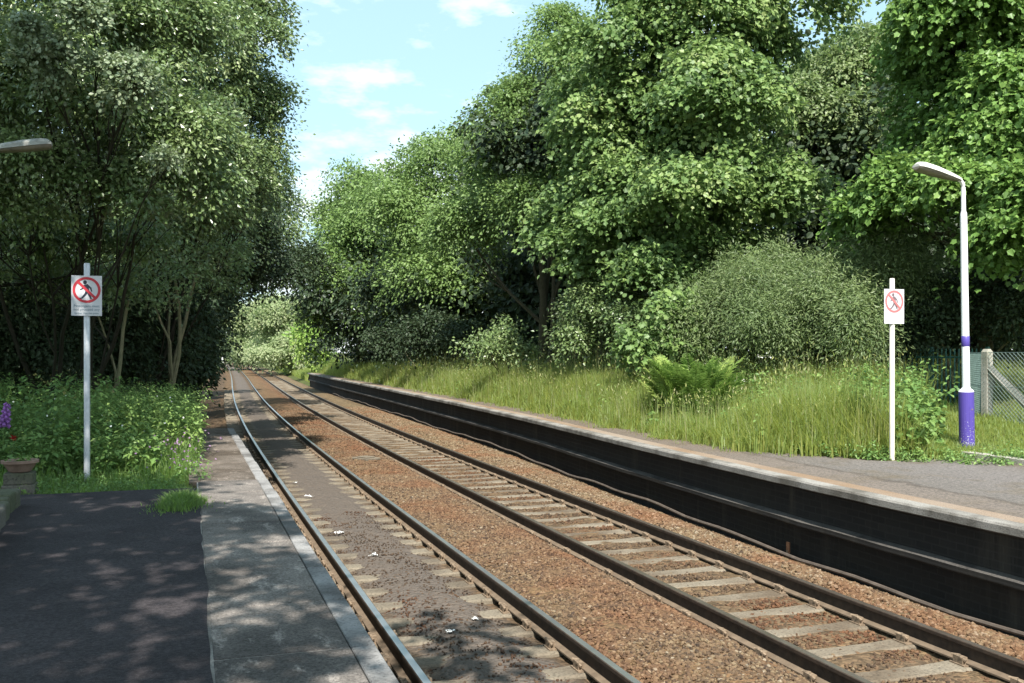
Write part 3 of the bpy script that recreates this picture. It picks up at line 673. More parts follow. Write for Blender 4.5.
tree('whitebeam_tree', 'slender tree whose silvery leaf sprays show through the huge small leaved tree', 'tree', foot(95, 17.2),
     [lobe(88, 14, 13.2, 17, 20), lobe(58, 52, 13.2, 17, 13), lobe(30, 30, 13.2, 14, 10), lobe(130, 68, 13.2, 18, 12), lobe(52, 80, 13.2, 9, 9), lobe(143, 88, 13.2, 16, 11), lobe(120, 95, 13.2, 12, 8), lobe(165, 160, 13.2, 13, 8), lobe(30, 55, 13.2, 12, 10), lobe(225, 112, 18.2, 16, 8), lobe(95, 60, 13.2, 10, 8)],
     13000, .062, 'round', 'poplar', bark='bark_dark', r0=.025, clump=.22, per=18, twigs=3, sub=3)
for px, py, Z, rx, ry, lab in [(395, 340, 66, 36, 24, 'low dark evergreen bush closing the gap behind the shaded end grass'), (450, 338, 56, 34, 26, 'low dark evergreen bush behind the dark leafy thicket'), (500, 336, 50, 34, 26, 'low dark evergreen bush behind the open leafy bush'), (560, 334, 46, 34, 30, 'low dark evergreen bush filling the back of the hollow'), (1010, 318, 30, 60, 50, 'low dark evergreen bush beyond the wire fence')]:
    tree('holly_bush', lab, 'bush', foot(px, Z), [lobe(px, py, Z, rx, ry), lobe(px - rx * .5, py + ry * .5, Z - .6, rx * .7, ry * .7), lobe(px + rx * .5, py + ry * .5, Z - .6, rx * .7, ry * .7)], 12000, .004 * Z, 'diamond', 'dark', stems=3, r0=.03, clump=.6, per=30, twigs=2, low=-.8, sub=5)
# bare trunks inside the hollow
for i, (px, Z, rr, lab) in enumerate([(566, 33.5, .12, 'bare straight trunk in the dark hollow, thickest of its row'), (578, 34.5, .10, 'bare grey trunk in the dark hollow, close beside the thickest one'), (545, 35, .085, 'slender bare trunk standing alone in the dark hollow'), (598, 33, .075, 'slender leaning trunk at the hollow edge against the low dark bush')]):
    b = foot(px, Z); b[2] = float(ground_z(b[0], b[1])) - .1
    r_ = thing('woodland_tree', lab, 'tree', b, 0, 'bare trunks in the dark hollow')
    mb = MB(); top = b + np.array([R.normal(0, .5), R.normal(0, .4), 8.2]); p = wiggle(b, top, 9, .06); mb.tube(p - b, rr * np.linspace(1.1, .5, 9), 8); mb.build('trunk', M['bark'], r_, smooth=True)
    mb = MB(); crown(mb, [(*(top + np.array([0, 0, .5])), 2.0, 2.0, 2.2)], 3500, .18, 'syc', clump=.6, per=24)
    mb.build('crown', M['dark'], r_).matrix_parent_inverse = Matrix.Translation(-Vector([float(x) for x in b]))
# -- second row of the wood on the right
bk = [(388, 98, 235, 40), (392, 62, 245, 85), (470, 52, 235, 95), (545, 47, 180, 110), (625, 42, 190, 120), (705, 40, 130, 150), (790, 40, 215, 130), (880, 36, 190, 120), (965, 32, 175, 130), (1060, 30, 190, 130), (1170, 26, 170, 150)]
blab = ['distant dark tree hidden behind the spreading light green tree, deepest of its row', 'dark tree in the second row, behind the spreading tree', 'dark tree in the second row, behind the rounded tree', 'dark tree in the second row, behind the hollow', 'dark tree in the second row, behind the leaning trunk',
        'dark tree in the second row, behind the tall sycamore', 'dark tree in the second row, behind the willow bush', 'dark tree in the second row, behind the grey green tree', 'dark tree in the second row, behind the lamp post', 'dark tree in the second row, behind the wire fence', 'dark tree beyond the wire fence at the wood corner']
for (px, Z, py, r), lab in zip(bk, blab):
    tree('woodland_tree', lab, 'tree', foot(px, Z), [lobe(px, py, Z, r * .62, r * .8), lobe(px - r*.4, py + r * .6, Z - 1, r * .6, r * .6), lobe(px + r*.4, py + r*.6, Z - 1, r * .6, r * .6), lobe(px, py + r * .95, Z, r * .85, r * .5), lobe(px, 315, Z + 1.5, r * .9, 66), lobe(px + r * .7, 330, Z + 1, r * .6, 50), lobe(px - r * .6, 300, Z + 1, r * .6, 60)],
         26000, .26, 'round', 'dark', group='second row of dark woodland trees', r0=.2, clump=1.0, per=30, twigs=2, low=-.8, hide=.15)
# -- far end of the line
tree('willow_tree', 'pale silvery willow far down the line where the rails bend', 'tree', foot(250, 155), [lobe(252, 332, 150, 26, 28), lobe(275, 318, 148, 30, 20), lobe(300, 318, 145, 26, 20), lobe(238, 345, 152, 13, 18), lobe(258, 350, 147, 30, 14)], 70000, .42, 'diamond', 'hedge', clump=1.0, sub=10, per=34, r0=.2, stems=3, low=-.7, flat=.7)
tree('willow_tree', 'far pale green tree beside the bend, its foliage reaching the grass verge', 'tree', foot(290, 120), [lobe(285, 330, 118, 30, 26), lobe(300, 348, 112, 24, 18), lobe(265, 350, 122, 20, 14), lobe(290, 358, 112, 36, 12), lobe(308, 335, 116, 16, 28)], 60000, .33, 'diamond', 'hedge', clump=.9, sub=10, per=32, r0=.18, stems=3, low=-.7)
tree('hazel_bush', 'yellow green bush just beyond the far end of the overgrown platform', 'bush', foot(312, 92), [lobe(312, 345, 90, 18, 18), lobe(322, 330, 92, 12, 20)], 9000, .24, 'round', 'fern', clump=.9, per=28, stems=4, r0=.06, low=-.7)
tree('distant_tree', 'remote dark tree closing the view past the bend', 'tree', foot(205, 235), [lobe(212, 335, 230, 26, 26), lobe(180, 340, 230, 30, 30), lobe(235, 345, 235, 14, 12)], 9000, .6, 'round', 'ash', clump=2.2, per=28, r0=.3, low=-.8)

# -- left hand side
tree('hawthorn_tree', 'huge small leaved tree filling the sky above the lamp head, leaves silvery in light', 'tree', foot(60, 18.5),
     [lobe(60, 40, 15.5, 120, 90), lobe(-60, 100, 15.5, 110, 100), lobe(120, 120, 15.3, 95, 75), lobe(40, 185, 15.0, 95, 50), lobe(150, 190, 15.6, 75, 50), lobe(-50, 200, 15.2, 100, 45), lobe(150, 30, 16.5, 90, 80), lobe(70, -70, 16.5, 140, 80), lobe(110, 245, 17.5, 55, 30), lobe(20, 255, 17.5, 60, 40), lobe(-40, 290, 18, 50, 40), lobe(60, 285, 19, 50, 30)],
     200000, .085, 'diamond', 'thorn', bark='bark_dark', stems=5, r0=.05, clump=.32, per=40, twigs=14, hide=.2, rnd=.75, sub=10, subk=(.2, .42), core=.72)
tree('hawthorn_tree', 'tall small leaved tree leaning over the near track, sunlit along its outer edge', 'tree', foot(140, 23.5),
     [lobe(195, 60, 20.5, 72, 75), lobe(235, 110, 22, 50, 60), lobe(215, 170, 20.5, 58, 60), lobe(160, 150, 19.8, 80, 70), lobe(225, -20, 22.5, 38, 60), lobe(245, 200, 23, 34, 50), lobe(175, 230, 22, 65, 45), lobe(262, 95, 22, 28, 30), lobe(258, 25, 21.5, 26, 45), lobe(266, 150, 22, 24, 46), lobe(190, -40, 23, 60, 60), lobe(130, 265, 24, 50, 28), lobe(210, 262, 24.5, 45, 30)],
     150000, .09, 'diamond', 'thorn', bark='bark_dark', stems=4, r0=.05, clump=.34, per=40, twigs=14, hide=.2, rnd=.7, sub=10, subk=(.2, .42), core=.74)
tree('hawthorn_tree', 'shadowed overhanging tree framing the near track like a tunnel mouth', 'tree', foot(150, 31),
     [lobe(200, 215, 30, 62, 55), lobe(235, 250, 31, 40, 42), lobe(180, 280, 30, 52, 48), lobe(205, 315, 29, 22, 32), lobe(150, 330, 29, 46, 40), lobe(170, 240, 29, 65, 45), lobe(258, 235, 32, 26, 36), lobe(200, 345, 28, 20, 28), lobe(265, 270, 33, 30, 20), lobe(285, 268, 34, 28, 20), lobe(240, 284, 32, 32, 18), lobe(224, 300, 31, 13, 24), lobe(305, 258, 36, 20, 20), lobe(208, 330, 28, 16, 34), lobe(170, 345, 27, 36, 22), lobe(120, 320, 29, 46, 40)],
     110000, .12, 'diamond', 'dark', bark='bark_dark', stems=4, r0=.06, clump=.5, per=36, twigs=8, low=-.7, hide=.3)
tree('alder_tree', 'thin bluish tree further along, its sparse outer twigs against the sky', 'tree', foot(150, 48),
     [lobe(275, 195, 46, 20, 34), lobe(285, 245, 45, 20, 28), lobe(255, 225, 46, 34, 50), lobe(296, 215, 46, 10, 20), lobe(235, 280, 45, 40, 30), lobe(270, 165, 46, 12, 18), lobe(300, 262, 46, 16, 14)],
     19000, .15, 'diamond', 'thorn', r0=.12, clump=.7, per=24, twigs=9, low=-.7)
tree('alder_tree', 'dark tree beyond the tunnel of branches, hugging the near rail', 'tree', foot(175, 62),
     [lobe(190, 300, 60, 30, 40), lobe(205, 270, 60, 34, 34), lobe(160, 250, 60, 50, 60), lobe(175, 335, 60, 30, 28)], 16000, .24, 'round', 'dark', r0=.14, clump=.9, per=28, twigs=5, low=-.8)
for px, Z, lab in [(20, 27, 'dark tree in the gloom behind the left warning sign'), (110, 38, 'dark tree in the gloom behind the leaning pale stems'), (-90, 24, 'dark tree in the gloom beyond the platform lamp'), (60, 45, 'dark tree deepest in the gloom, beyond the leaning stems')]:
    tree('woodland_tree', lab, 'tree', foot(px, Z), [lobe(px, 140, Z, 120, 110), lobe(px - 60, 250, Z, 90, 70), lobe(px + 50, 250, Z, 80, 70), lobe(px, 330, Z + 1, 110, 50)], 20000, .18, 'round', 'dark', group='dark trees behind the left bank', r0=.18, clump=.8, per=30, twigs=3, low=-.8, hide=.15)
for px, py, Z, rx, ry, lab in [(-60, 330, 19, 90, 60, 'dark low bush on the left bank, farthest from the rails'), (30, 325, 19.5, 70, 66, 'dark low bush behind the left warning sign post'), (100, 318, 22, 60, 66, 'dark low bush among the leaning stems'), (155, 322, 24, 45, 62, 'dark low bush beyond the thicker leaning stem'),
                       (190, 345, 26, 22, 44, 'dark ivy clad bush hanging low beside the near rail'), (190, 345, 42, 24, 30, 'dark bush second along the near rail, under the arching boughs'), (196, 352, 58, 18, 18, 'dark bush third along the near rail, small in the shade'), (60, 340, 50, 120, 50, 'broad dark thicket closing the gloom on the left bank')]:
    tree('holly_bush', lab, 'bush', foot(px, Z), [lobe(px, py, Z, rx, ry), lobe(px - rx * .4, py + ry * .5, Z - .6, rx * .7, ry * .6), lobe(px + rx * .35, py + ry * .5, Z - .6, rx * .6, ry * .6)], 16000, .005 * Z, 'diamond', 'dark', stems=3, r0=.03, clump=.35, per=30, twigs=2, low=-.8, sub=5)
# pale leaning stems on the bank
for i, (x0, x1, y1, Z, lab) in enumerate([(118, 128, 300, 19.5, 'pale forked stem lit by a sun fleck, behind the left warning sign'), (140, 175, 280, 21, 'pale leaning stem between the sun flecked fork and the thicker leaning one'), (150, 200, 262, 22, 'thicker leaning stem nearest the near track')]):
    b = foot(x0, Z); b[2] = float(ground_z(b[0], b[1])) - .1; e = world(x1, y1, Z - 1)
    r_ = thing('hawthorn_sapling', lab, 'sapling', b, 0, 'pale leaning stems on the bank')
    mb = MB(); p = wiggle(b, e, 8, .12); mb.tube(p - b, .055 * np.linspace(1.1, .5, 8), 7); q = wiggle(p[3], e + np.array([-.7, .2, .1]), 6, .12); mb.tube(q - b, .035 * np.linspace(1, .4, 6), 6); mb.build('trunk', M['bark_pale'], r_, smooth=True)
    mb = MB(); crown(mb, [(*e, .8, .8, .5)], 1300, .09, 'diamond', clump=.35, per=20); mb.build('crown', M['thorn'], r_).matrix_parent_inverse = Matrix.Translation(-Vector([float(x) for x in b]))
# trees beside and behind the viewpoint, whose shade falls on the near platform
for (bx, by, lbs, lab) in [(-6.5, -4.5, [(-5, -4, 8.0, 2.6, 2.6, 1.5), (-2.2, -3.2, 8.2, 2.4, 2.2, 1.4), (-.6, -1.2, 8.4, 1.7, 1.7, 1.2), (-3.6, -1.2, 8.6, 2.2, 2.0, 1.4), (-1.5, .9, 8.8, 1.6, 1.5, 1.1), (-4.4, .8, 9.0, 2.2, 1.8, 1.4), (1.0, 2.1, 8.0, .8, .9, .5)], 'leafy tree beside the near platform, shading the tarmac'),
                           (-7.5, 2.5, [(-5.6, 3.2, 9.0, 2.3, 2.0, 1.5), (-3.0, 3.0, 9.2, 1.9, 1.8, 1.2), (-1.5, 2.9, 9.0, 1.1, 1.2, .9), (-4.2, 5.6, 9.6, 1.9, 1.7, 1.2), (-2.5, 5.2, 9.6, 1.2, 1.4, 1.0), (-3.2, 7.4, 10.2, 1.5, 1.4, 1.0), (-5.6, 7.2, 10.2, 2.0, 1.5, 1.2), (-5.4, 9.8, 10.6, 2.2, 1.5, 1.2), (-7.5, 9.5, 10.4, 1.8, 1.6, 1.2), (-2.7, 9.4, 10.7, 1.3, 1.3, 1.0), (-4.0, 11.2, 11.2, 1.6, 1.3, 1.0)], 'second leafy tree beside the near platform, over the lamp side of the tarmac')]:
    tree('sycamore_tree', lab, 'tree', (bx, by, 0), lbs, 12500 if by < 0 else 30000, .17, 'syc', 'syc', group='platform shade trees', r0=.22, clump=.55, per=30, hide=1, sub=5)

# ------------------------------------------------------------------ grass and weeds
def blades(mb, x, y, z, h, w, lean, val, mat=0):
    n = len(x); a = R.uniform(0, 2*PI, n); d = np.stack([np.cos(a), np.sin(a), 0*a], -1); s = np.stack([-np.sin(a + R.normal(0, .6, n)), np.cos(a), 0*a], -1)
    b = np.stack([x, y, z], -1); ln = lean * h * R.uniform(.2, 1.6, n)
    p1 = b + d * (ln * .3)[:, None] + np.array([0, 0, 1]) * (h * .55)[:, None]; p2 = b + d * ln[:, None] + np.array([0, 0, 1]) * h[:, None]
    w = w[:, None]
    V = np.stack([b - s*w*.5, b + s*w*.5, p1 + s*w*.45, p1 - s*w*.45, p2], 1).reshape(-1, 3)
    o = np.arange(n)[:, None] * 5
    mb.add(V, o + np.array([[0, 1, 2, 3]]), mat, val); 
    base = mb.n - len(V); mb.f.append(((o + np.array([[3, 2, 4]]) + base).astype(np.int32), mat, np.asarray(val, np.float32)))
def patchy(x, y, s=1.0): return .5 + .25 * np.sin(x * 2.1 * s + 1.3 * np.sin(y * 1.1 * s)) + .25 * np.sin(y * 1.7 * s + 2 * np.sin(x * .9 * s))
fp0 = on_level(692, 428)
def grass_right(n, t0, t1, wmul, hmul=1.0):
    t = t0 + (t1 - t0) * R.random(n) ** 1.2
    gb = np.interp(t, [5, 10.8, 11.6, 12.4, 14, 75], [4.1, 4.1, 2.5, 1.75, 1.1, 1.0])
    gb = gb + .14 * np.sin(t * 2.3) + .12 * np.sin(t * 5.1) + .10 * np.sin(t * 13.7) + .08 * np.sin(t * 29)- .35 * (R.random(n) < .05)
    u = R.random(n) ** 1.3; M_ = gb + u * (6.2 - gb) + R.normal(0, .06, n)
    x = edge(t) + M_; z = ground_z(x, t) - .02
    pt = patchy(x, t)
    front = np.clip((M_ - gb) / .9, 0.06, 1)
    h = (.28 + .45 * front + .25 * pt * front) * R.uniform(.55, 1.25, n) * hmul
    lowz = np.clip((x - 10.0) / .5, 0, 1) * np.clip((15.2 - t) / .8, 0, 1)
    h = h * (1 - .82 * lowz)
    h = h * (1 + .45 * np.exp(-(((x - 9.6) / 1.4) ** 2 + ((t - 13.6) / 1.8) ** 2)))
    h = h * (1 - .70 * np.exp(-(((x - fp0[0] + .1) / 1.5) ** 2 + ((t - fp0[1] + 1.5) / 2.6) ** 2)))
    return x, t, z, h, (.011 + .0006 * t) * R.uniform(.6, 1.3, n) * wmul, np.clip(R.normal(.38, .17, n) + .25 * (pt - .5), 0, 1)
mb = MB()
for n, t0, t1 in ((90000, 8, 24), (60000, 22, 45), (35000, 44, 76)):
    x, y, z, h, w, v = grass_right(n, t0, t1, 1.0); blades(mb, x, y, z, h, w, .42, v)
n = 26000; x = R.uniform(10.85, 22, n); t = R.uniform(11.2, 24, n); k = (x - edge(t) > 3.98) ; x, t = x[k], t[k]; n = len(x)
blades(mb, x, t, ground_z(x, t) - .01, R.uniform(.06, .24, n) * (1 + 1.2 * (x / t > 1.15) * (t > 14.5)), R.uniform(.008, .016, n), .6, np.clip(R.normal(.25, .15, n), 0, 1))
# flowering stalks with seed heads
n = 10500; x, y, z, h, w, v = grass_right(n, 9, 50, .55)
k = ~((x > 9.9) & (y < 15)) & (R.random(n) < .8); x, y, z, h, w = x[k], y[k], z[k], h[k], w[k]; n = len(x)
h = h * R.uniform(.8, 1.25, n) + .45; blades(mb, x, y, z, h, w * .8, .18, np.clip(R.normal(.85, .12, n), 0, 1))
nh = n; hp = np.stack([x, y, z + h * .96], -1); leaves(mb, hp, unit(nh), np.array([[0, 0, 1.]]) + R.normal(0, .25, (nh, 3)), R.uniform(.05, .11, nh), 'lance', 0, np.clip(R.normal(.8, .12, nh), 0, 1))
n = 9000; x, y, z, h, w, v = grass_right(n, 9, 60, .6); blades(mb, x, y, z, h * R.uniform(.5, 1.25, n), w, .9, np.clip(R.normal(.97, .08, n), 0, 1))
# verge beyond the platform end
n = 22000; t = R.uniform(76, 150, n); x = edge(t) + .9 + R.random(n) ** 1.4 * 7; z = ground_z(x, t); blades(mb, x, t, z, R.uniform(.25, .8, n), R.uniform(.04, .09, n), .4, np.clip(R.normal(.4, .2, n), 0, 1))
tag(mb.build('meadow_grass', M['grass']), kind='stuff')

def weeds(mb, x, y, h, size, kind, per, mat=0, smat=1, width=.16, v=.5, ttop=1.0, stem=True):
    """upright leafy stems: leaves in whorls up each stem"""
    n = len(x); z = ground_z(x, y); b = np.stack([x, y, z], -1)
    lean = R.normal(0, .16, (n, 3)); lean[:, 2] = 0; top = b + lean * h[:, None] + np.array([0, 0, 1]) * h[:, None]
    ci = np.repeat(np.arange(n), per); u = R.uniform(.12, 1.0, n * per); a = R.uniform(0, 2*PI, n * per)
    d = np.stack([np.cos(a), np.sin(a), R.uniform(-.3, .5, n * per)], -1)
    p = b[ci] + (top - b)[ci] * u[:, None] + d * (R.uniform(0, .5, n * per) * width)[:, None]
    nr = np.array([0, 0, 1.]) + d * R.uniform(0, .9, n * per)[:, None] + R.normal(0, .3, (n * per, 3))
    leaves(mb, p, nr, d, size * (1.15 - .6 * u) * R.uniform(.7, 1.3, n * per), kind, mat, np.clip(v + R.normal(0, .18, n * per) + (.15 * R.normal(size=n))[ci], 0, 1))
    if stem:
        s = np.stack([R.normal(size=n), R.normal(size=n), 0 * h], -1); s /= np.linalg.norm(s, axis=1)[:, None]; s *= .005
        V = np.stack([b - s, b + s, top], 1).reshape(-1, 3); mb.add(V, np.arange(n * 3).reshape(-1, 3), smat, .5)
# nettles and leafy herbs at the foot of the bushes on the right
mb = MB()
n = 1700; t = R.uniform(9.5, 30, n); M_ = np.interp(t, [9, 11.5, 14, 20, 30], [4.6, 3.4, 3.2, 3.4, 3.4]) + R.random(n) * 3.0; x = edge(t) + M_
k = (patchy(x, t, 1.3) > .35) & ~((x / t > .875) & (t < 16)) & (x / t < 1.25); weeds(mb, x[k], t[k], R.uniform(.6, 1.15, k.sum()), .13, 'diamond', 26, v=.45)
n = 1300; t = R.uniform(28, 74, n); x = edge(t) + 3.2 + R.random(n) * 3.2; weeds(mb, x, t, R.uniform(.6, 1.2, n), .17, 'diamond', 20, v=.5)
n = 900; t = R.uniform(12.5, 60, n); x = edge(t) + 1.25 + R.random(n) ** 1.5 * 2.6; k = patchy(x * 1.3 + 3, t * .9, 1.0) > .5; weeds(mb, x[k], t[k], R.uniform(.15, .6, k.sum()), .10, 'round', 16, v=.55)
n = 240; t = R.uniform(11.5, 14.2, n); x = R.uniform(9.9, 12.2, n); q = x / t; k = (q < .895) | ((q > 1.04) & (t > 13.4)); weeds(mb, x[k], t[k], R.uniform(.35, .95, k.sum()), .15, 'round', 24, v=.4)
n = 700; t = R.uniform(10.4, 14, n); x = edge(t) + np.interp(t, [10.4, 11.5, 12.4, 14], [3.5, 2.3, 1.7, 1.3]) + R.random(n) * 1.2; weeds(mb, x, t, R.uniform(.08, .3, n), .07, 'diamond', 14, v=.5)
tag(mb.build('weed_undergrowth', [M['weed'], M['stem']]), kind='stuff')
# tall nettle beside the post
for i, (px, py, hgt, lab) in enumerate([(917, 452, 1.5, 'tall nettle standing between the sign post and lamp post'), (790, 447, .5, 'broad leaved dock in the grass below the willow bush'), (762, 440, .85, 'reddish seeded dock stalk right of the fern')]):
    p = on_level(px, py); r_ = thing('dock_plant' if i else 'nettle_plant', lab, 'plant', (p[0], p[1], ground_z(p[0], p[1])))
    mb = MB(); hs = np.full(5, hgt) * R.uniform(.6, 1, 5); hs[0] = hgt; nl_ = 46 if i == 0 else 22
    weeds(mb, p[0] + R.normal(0, .09, 5), p[1] + R.normal(0, .09, 5), hs, (.13 if i else .12), 'diamond' if not i else 'round', nl_, width=.3, v=.5 if i != 1 else .2)
    pbuild(mb, 'foliage', [M['weed'], M['stem']], r_, np.array(r_.location))
# cow parsley, far right verge
mb = MB()
def umbels(n, t0, t1, m0, m1, mb=mb):
    t = R.uniform(t0, t1, n); x = edge(t) + R.uniform(m0, m1, n); z = ground_z(x, t); h = R.uniform(.8, 1.35, n)
    b = np.stack([x, t, z], -1); top = b + np.stack([R.normal(0, .08, n), R.normal(0, .08, n), h], -1); s = np.array([.006, .004, 0])
    mb.add(np.stack([b - s, b + s, top], 1).reshape(-1, 3), np.arange(n * 3).reshape(-1, 3), 1)
    ci = np.repeat(np.arange(n), 26); g = R.normal(0, 1, (n * 26, 3)) * np.array([.09, .09, .02])
    leaves(mb, top[ci] + g, np.array([0, 0, 1.]) + R.normal(0, .35, (n * 26, 3)), unit(n * 26), .035, 'round', 0)
umbels(150, 40, 84, 3.0, 5.4); umbels(18, 16, 40, 2.6, 4.5)
tag(mb.build('cow_parsley', [M['white_flower'], M['stem']]), kind='stuff')

# fern
fp = on_level(692, 428); fz = float(ground_z(fp[0], fp[1]))
fr_ = thing('fern', 'large bright green fern with arching fronds in the tall grass', 'fern', (fp[0], fp[1], fz))
mb = MB()
for i in range(100):
    a = R.uniform(0, 2*PI); out = np.array([math.cos(a), math.sin(a), 0]); cen = R.normal(0, .14, 2) + out[:2] * .12; rch = R.uniform(.1, 1.0) ** .7
    reach = .86 * rch; ln = (1.72 * math.sqrt(max(.08, 1 - (rch * .93) ** 2)) + .22) * R.uniform(.85, 1.08)
    u = np.linspace(0, 1, 15); reach = R.uniform(.2, .62) * ln
    P = np.array([cen[0], cen[1], 0]) + out[None] * (reach * u ** 1.35)[:, None] + np.array([0, 0, 1.])[None] * (ln * (u - .22 * u ** 2.8))[:, None]
    d = np.gradient(P, axis=0); d /= np.linalg.norm(d, axis=1)[:, None]; side = np.cross(d, [0, 0, 1.]); side /= np.linalg.norm(side, axis=1)[:, None] + 1e-6; up = np.cross(side, d)
    v = R.uniform(.2, .9)
    uu = np.linspace(.1, .99, 34); Q = np.stack([np.interp(uu, u, P[:, k]) for k in range(3)], -1); S = np.stack([np.interp(uu, u, side[:, k]) for k in range(3)], -1); D = np.stack([np.interp(uu, u, d[:, k]) for k in range(3)], -1); U = np.stack([np.interp(uu, u, up[:, k]) for k in range(3)], -1)
    pl = .21 * np.sin(np.clip(uu * 1.02 + .02, 0, 1) * PI) ** .75 * 1.3
    for sg in (-1, 1): leaves(mb, Q, U + R.normal(0, .12, U.shape) + S * sg * .1, S * sg + D * .55, pl + .01, 'lance', 0, np.clip(v + R.normal(0, .08, 34), 0, 1))
    mb.tube(P, .006 * np.linspace(1, .3, 15), 4, 1, cap=False)
mb.build('fronds', [M['fern'], M['stem']], fr_)

# left bank weeds and grass
mb = MB()
def left_weed(n, t0, t1, l0, l1, h0, h1, size, kind, per, mat, v):
    t = R.uniform(t0, t1, n); x = R.uniform(l0, l1, n); 
    weeds(mb, x, t, R.uniform(h0, h1, n) , size, kind, per, mat=mat, smat=2, v=v)
left_weed(1500, 13.2, 20.5, -3.2, -.35, .35, .75, .11, 'diamond', 26, 0, .5)
left_weed(1200, 13.8, 20.5, -6.5, -1.0, .7, 1.35, .12, 'diamond', 26, 0, .3)
left_weed(1000, 14.6, 20.2, -1.5, .12, .5, 1.15, .085, 'diamond', 34, 0, .75)
left_weed(120, 15.2, 20.2, -1.0, .12, .5, .9, .09, 'round', 26, 1, .3)
left_weed(900, 20.5, 30, -5, -.6, .4, .9, .14, 'diamond', 20, 0, .2)
left_weed(260, 11.9, 13.2, -3.0, -.1, .05, .2, .06, 'diamond', 18, 0, .45)
left_weed(60, 12.2, 16, -.1, .25, .1, .3, .07, 'diamond', 16, 0, .35)
n = 16000; t = R.uniform(11.75, 20.4, n); x = R.uniform(-2.6, .12, n); k = (t < 15.5) | (x > -.9); x, t = x[k], t[k]; n = len(x)
hh = R.uniform(.12, .5, n) * np.clip((t - 12.3) / 1.6, .15, 1) * np.clip((.45 - x) / .5, .3, 1)
blades(mb, x, t, ground_z(x, t), hh + .06, R.uniform(.008, .014, n), .5, R.random(n), 3)
# pinkish flowers near the slab edge, white specks in the leaves
n = 120; x = R.normal(.0, .2, n); t = R.normal(13.2, .5, n); leaves(mb, np.stack([x, t, np.full(n, PZ) + R.uniform(.1, .5, n)], -1), unit(n), unit(n), .030, 'round', 4)
n = 26; x = R.uniform(-2.5, 0, n); t = R.uniform(13, 17, n); leaves(mb, np.stack([x, t, np.full(n, PZ) + R.uniform(.45, .9, n)], -1), unit(n) + np.array([0, -.5, .5]), unit(n), .03, 'round', 5)
tag(mb.build('weed_undergrowth', [M['weed'], M['fern'], M['stem'], M['grassl'], M['pink_flower'], M['white_flower']]), kind='stuff')
# grass tuft on the tarmac
gt = on_level(181, 505)
mb = MB(); n = 1500; x = gt[0] + R.normal(0, .11, n) ; t = gt[1] + R.normal(0, .2, n); x = x + (t - gt[1]) * .15
r2 = ((x - gt[0]) / .2) ** 2 + ((t - gt[1]) / .4) ** 2; hh = np.clip(.15 - .06 * r2, .04, 1) * R.uniform(.5, 1.2, n)
blades(mb, x - gt[0], t - gt[1], np.zeros(n), hh, R.uniform(.006, .011, n), .75, R.random(n))
o = mb.build('grass_tuft', M['grassl']); o.location = (gt[0], gt[1], PZ - .01); tag(o, 'green grass tuft growing through the tarmac beside the concrete slabs', 'grass tuft')

# ------------------------------------------------------------------ signs
def disc(mb, cx, cz, r, y, mat, n=40):
    a = np.linspace(0, 2*PI, n, endpoint=False); mb.add(np.stack([cx + r*np.cos(a), np.full(n, y), cz + r*np.sin(a)], -1), [list(range(n))], mat)
def ringm(r0, r1, y0, y1, cx, cz, n=48):
    mb = MB(); a = np.linspace(0, 2*PI, n + 1)
    P = np.stack([np.stack([cx + r*np.cos(a), np.full(n+1, y), cz + r*np.sin(a)], -1) for r, y in ((r0, y1), (r0, y0), (r1, y0), (r1, y1))], 1)
    mb.grid(P); return mb
def prism2(mb, pts, y0, y1, mat=0):                # outline in x,z, front face at y0
    n = len(pts); p = np.array(pts, float)
    a = sum(p[i, 0] * p[(i+1) % n, 1] - p[(i+1) % n, 0] * p[i, 1] for i in range(n))
    if a < 0: p = p[::-1]
    v = np.concatenate([np.c_[p[:, 0], np.full(n, y0), p[:, 1]], np.c_[p[:, 0], np.full(n, y1), p[:, 1]]])
    mb.add(v, [list(range(n))], mat)
    b = mb.n - 2 * n; mb.f.append((np.array([[b + i, b + n + i, b + n + (i+1) % n, b + (i+1) % n] for i in range(n)], np.int32), mat, np.full(n, .5, np.float32)))
def limb(mb, a, b, w0, w1, y0, y1):
    a, b = np.array(a, float), np.array(b, float); d = (b - a) / np.linalg.norm(b - a); s = np.array([-d[1], d[0]])
    prism2(mb, [a + s*w0/2, a - s*w0/2, b - s*w1/2, b + s*w1/2], y0, y1)
def text_mesh(body, size, name, mat, parent, loc, yaw=0):
    cu = bpy.data.curves.new(name, 'FONT'); cu.body = body; cu.size = size; cu.align_x = 'CENTER'; cu.extrude = .0006
    o = bpy.data.objects.new(name, cu); COL.objects.link(o); bpy.context.view_layer.update()
    me = bpy.data.meshes.new_from_object(o.evaluated_get(bpy.context.evaluated_depsgraph_get())); COL.objects.unlink(o); bpy.data.objects.remove(o)
    me.materials.clear(); me.materials.append(mat)
    t = bpy.data.objects.new(name, me); COL.objects.link(t); t.parent = parent; t.location = loc; t.rotation_euler = (PI/2, 0, yaw)
    return t
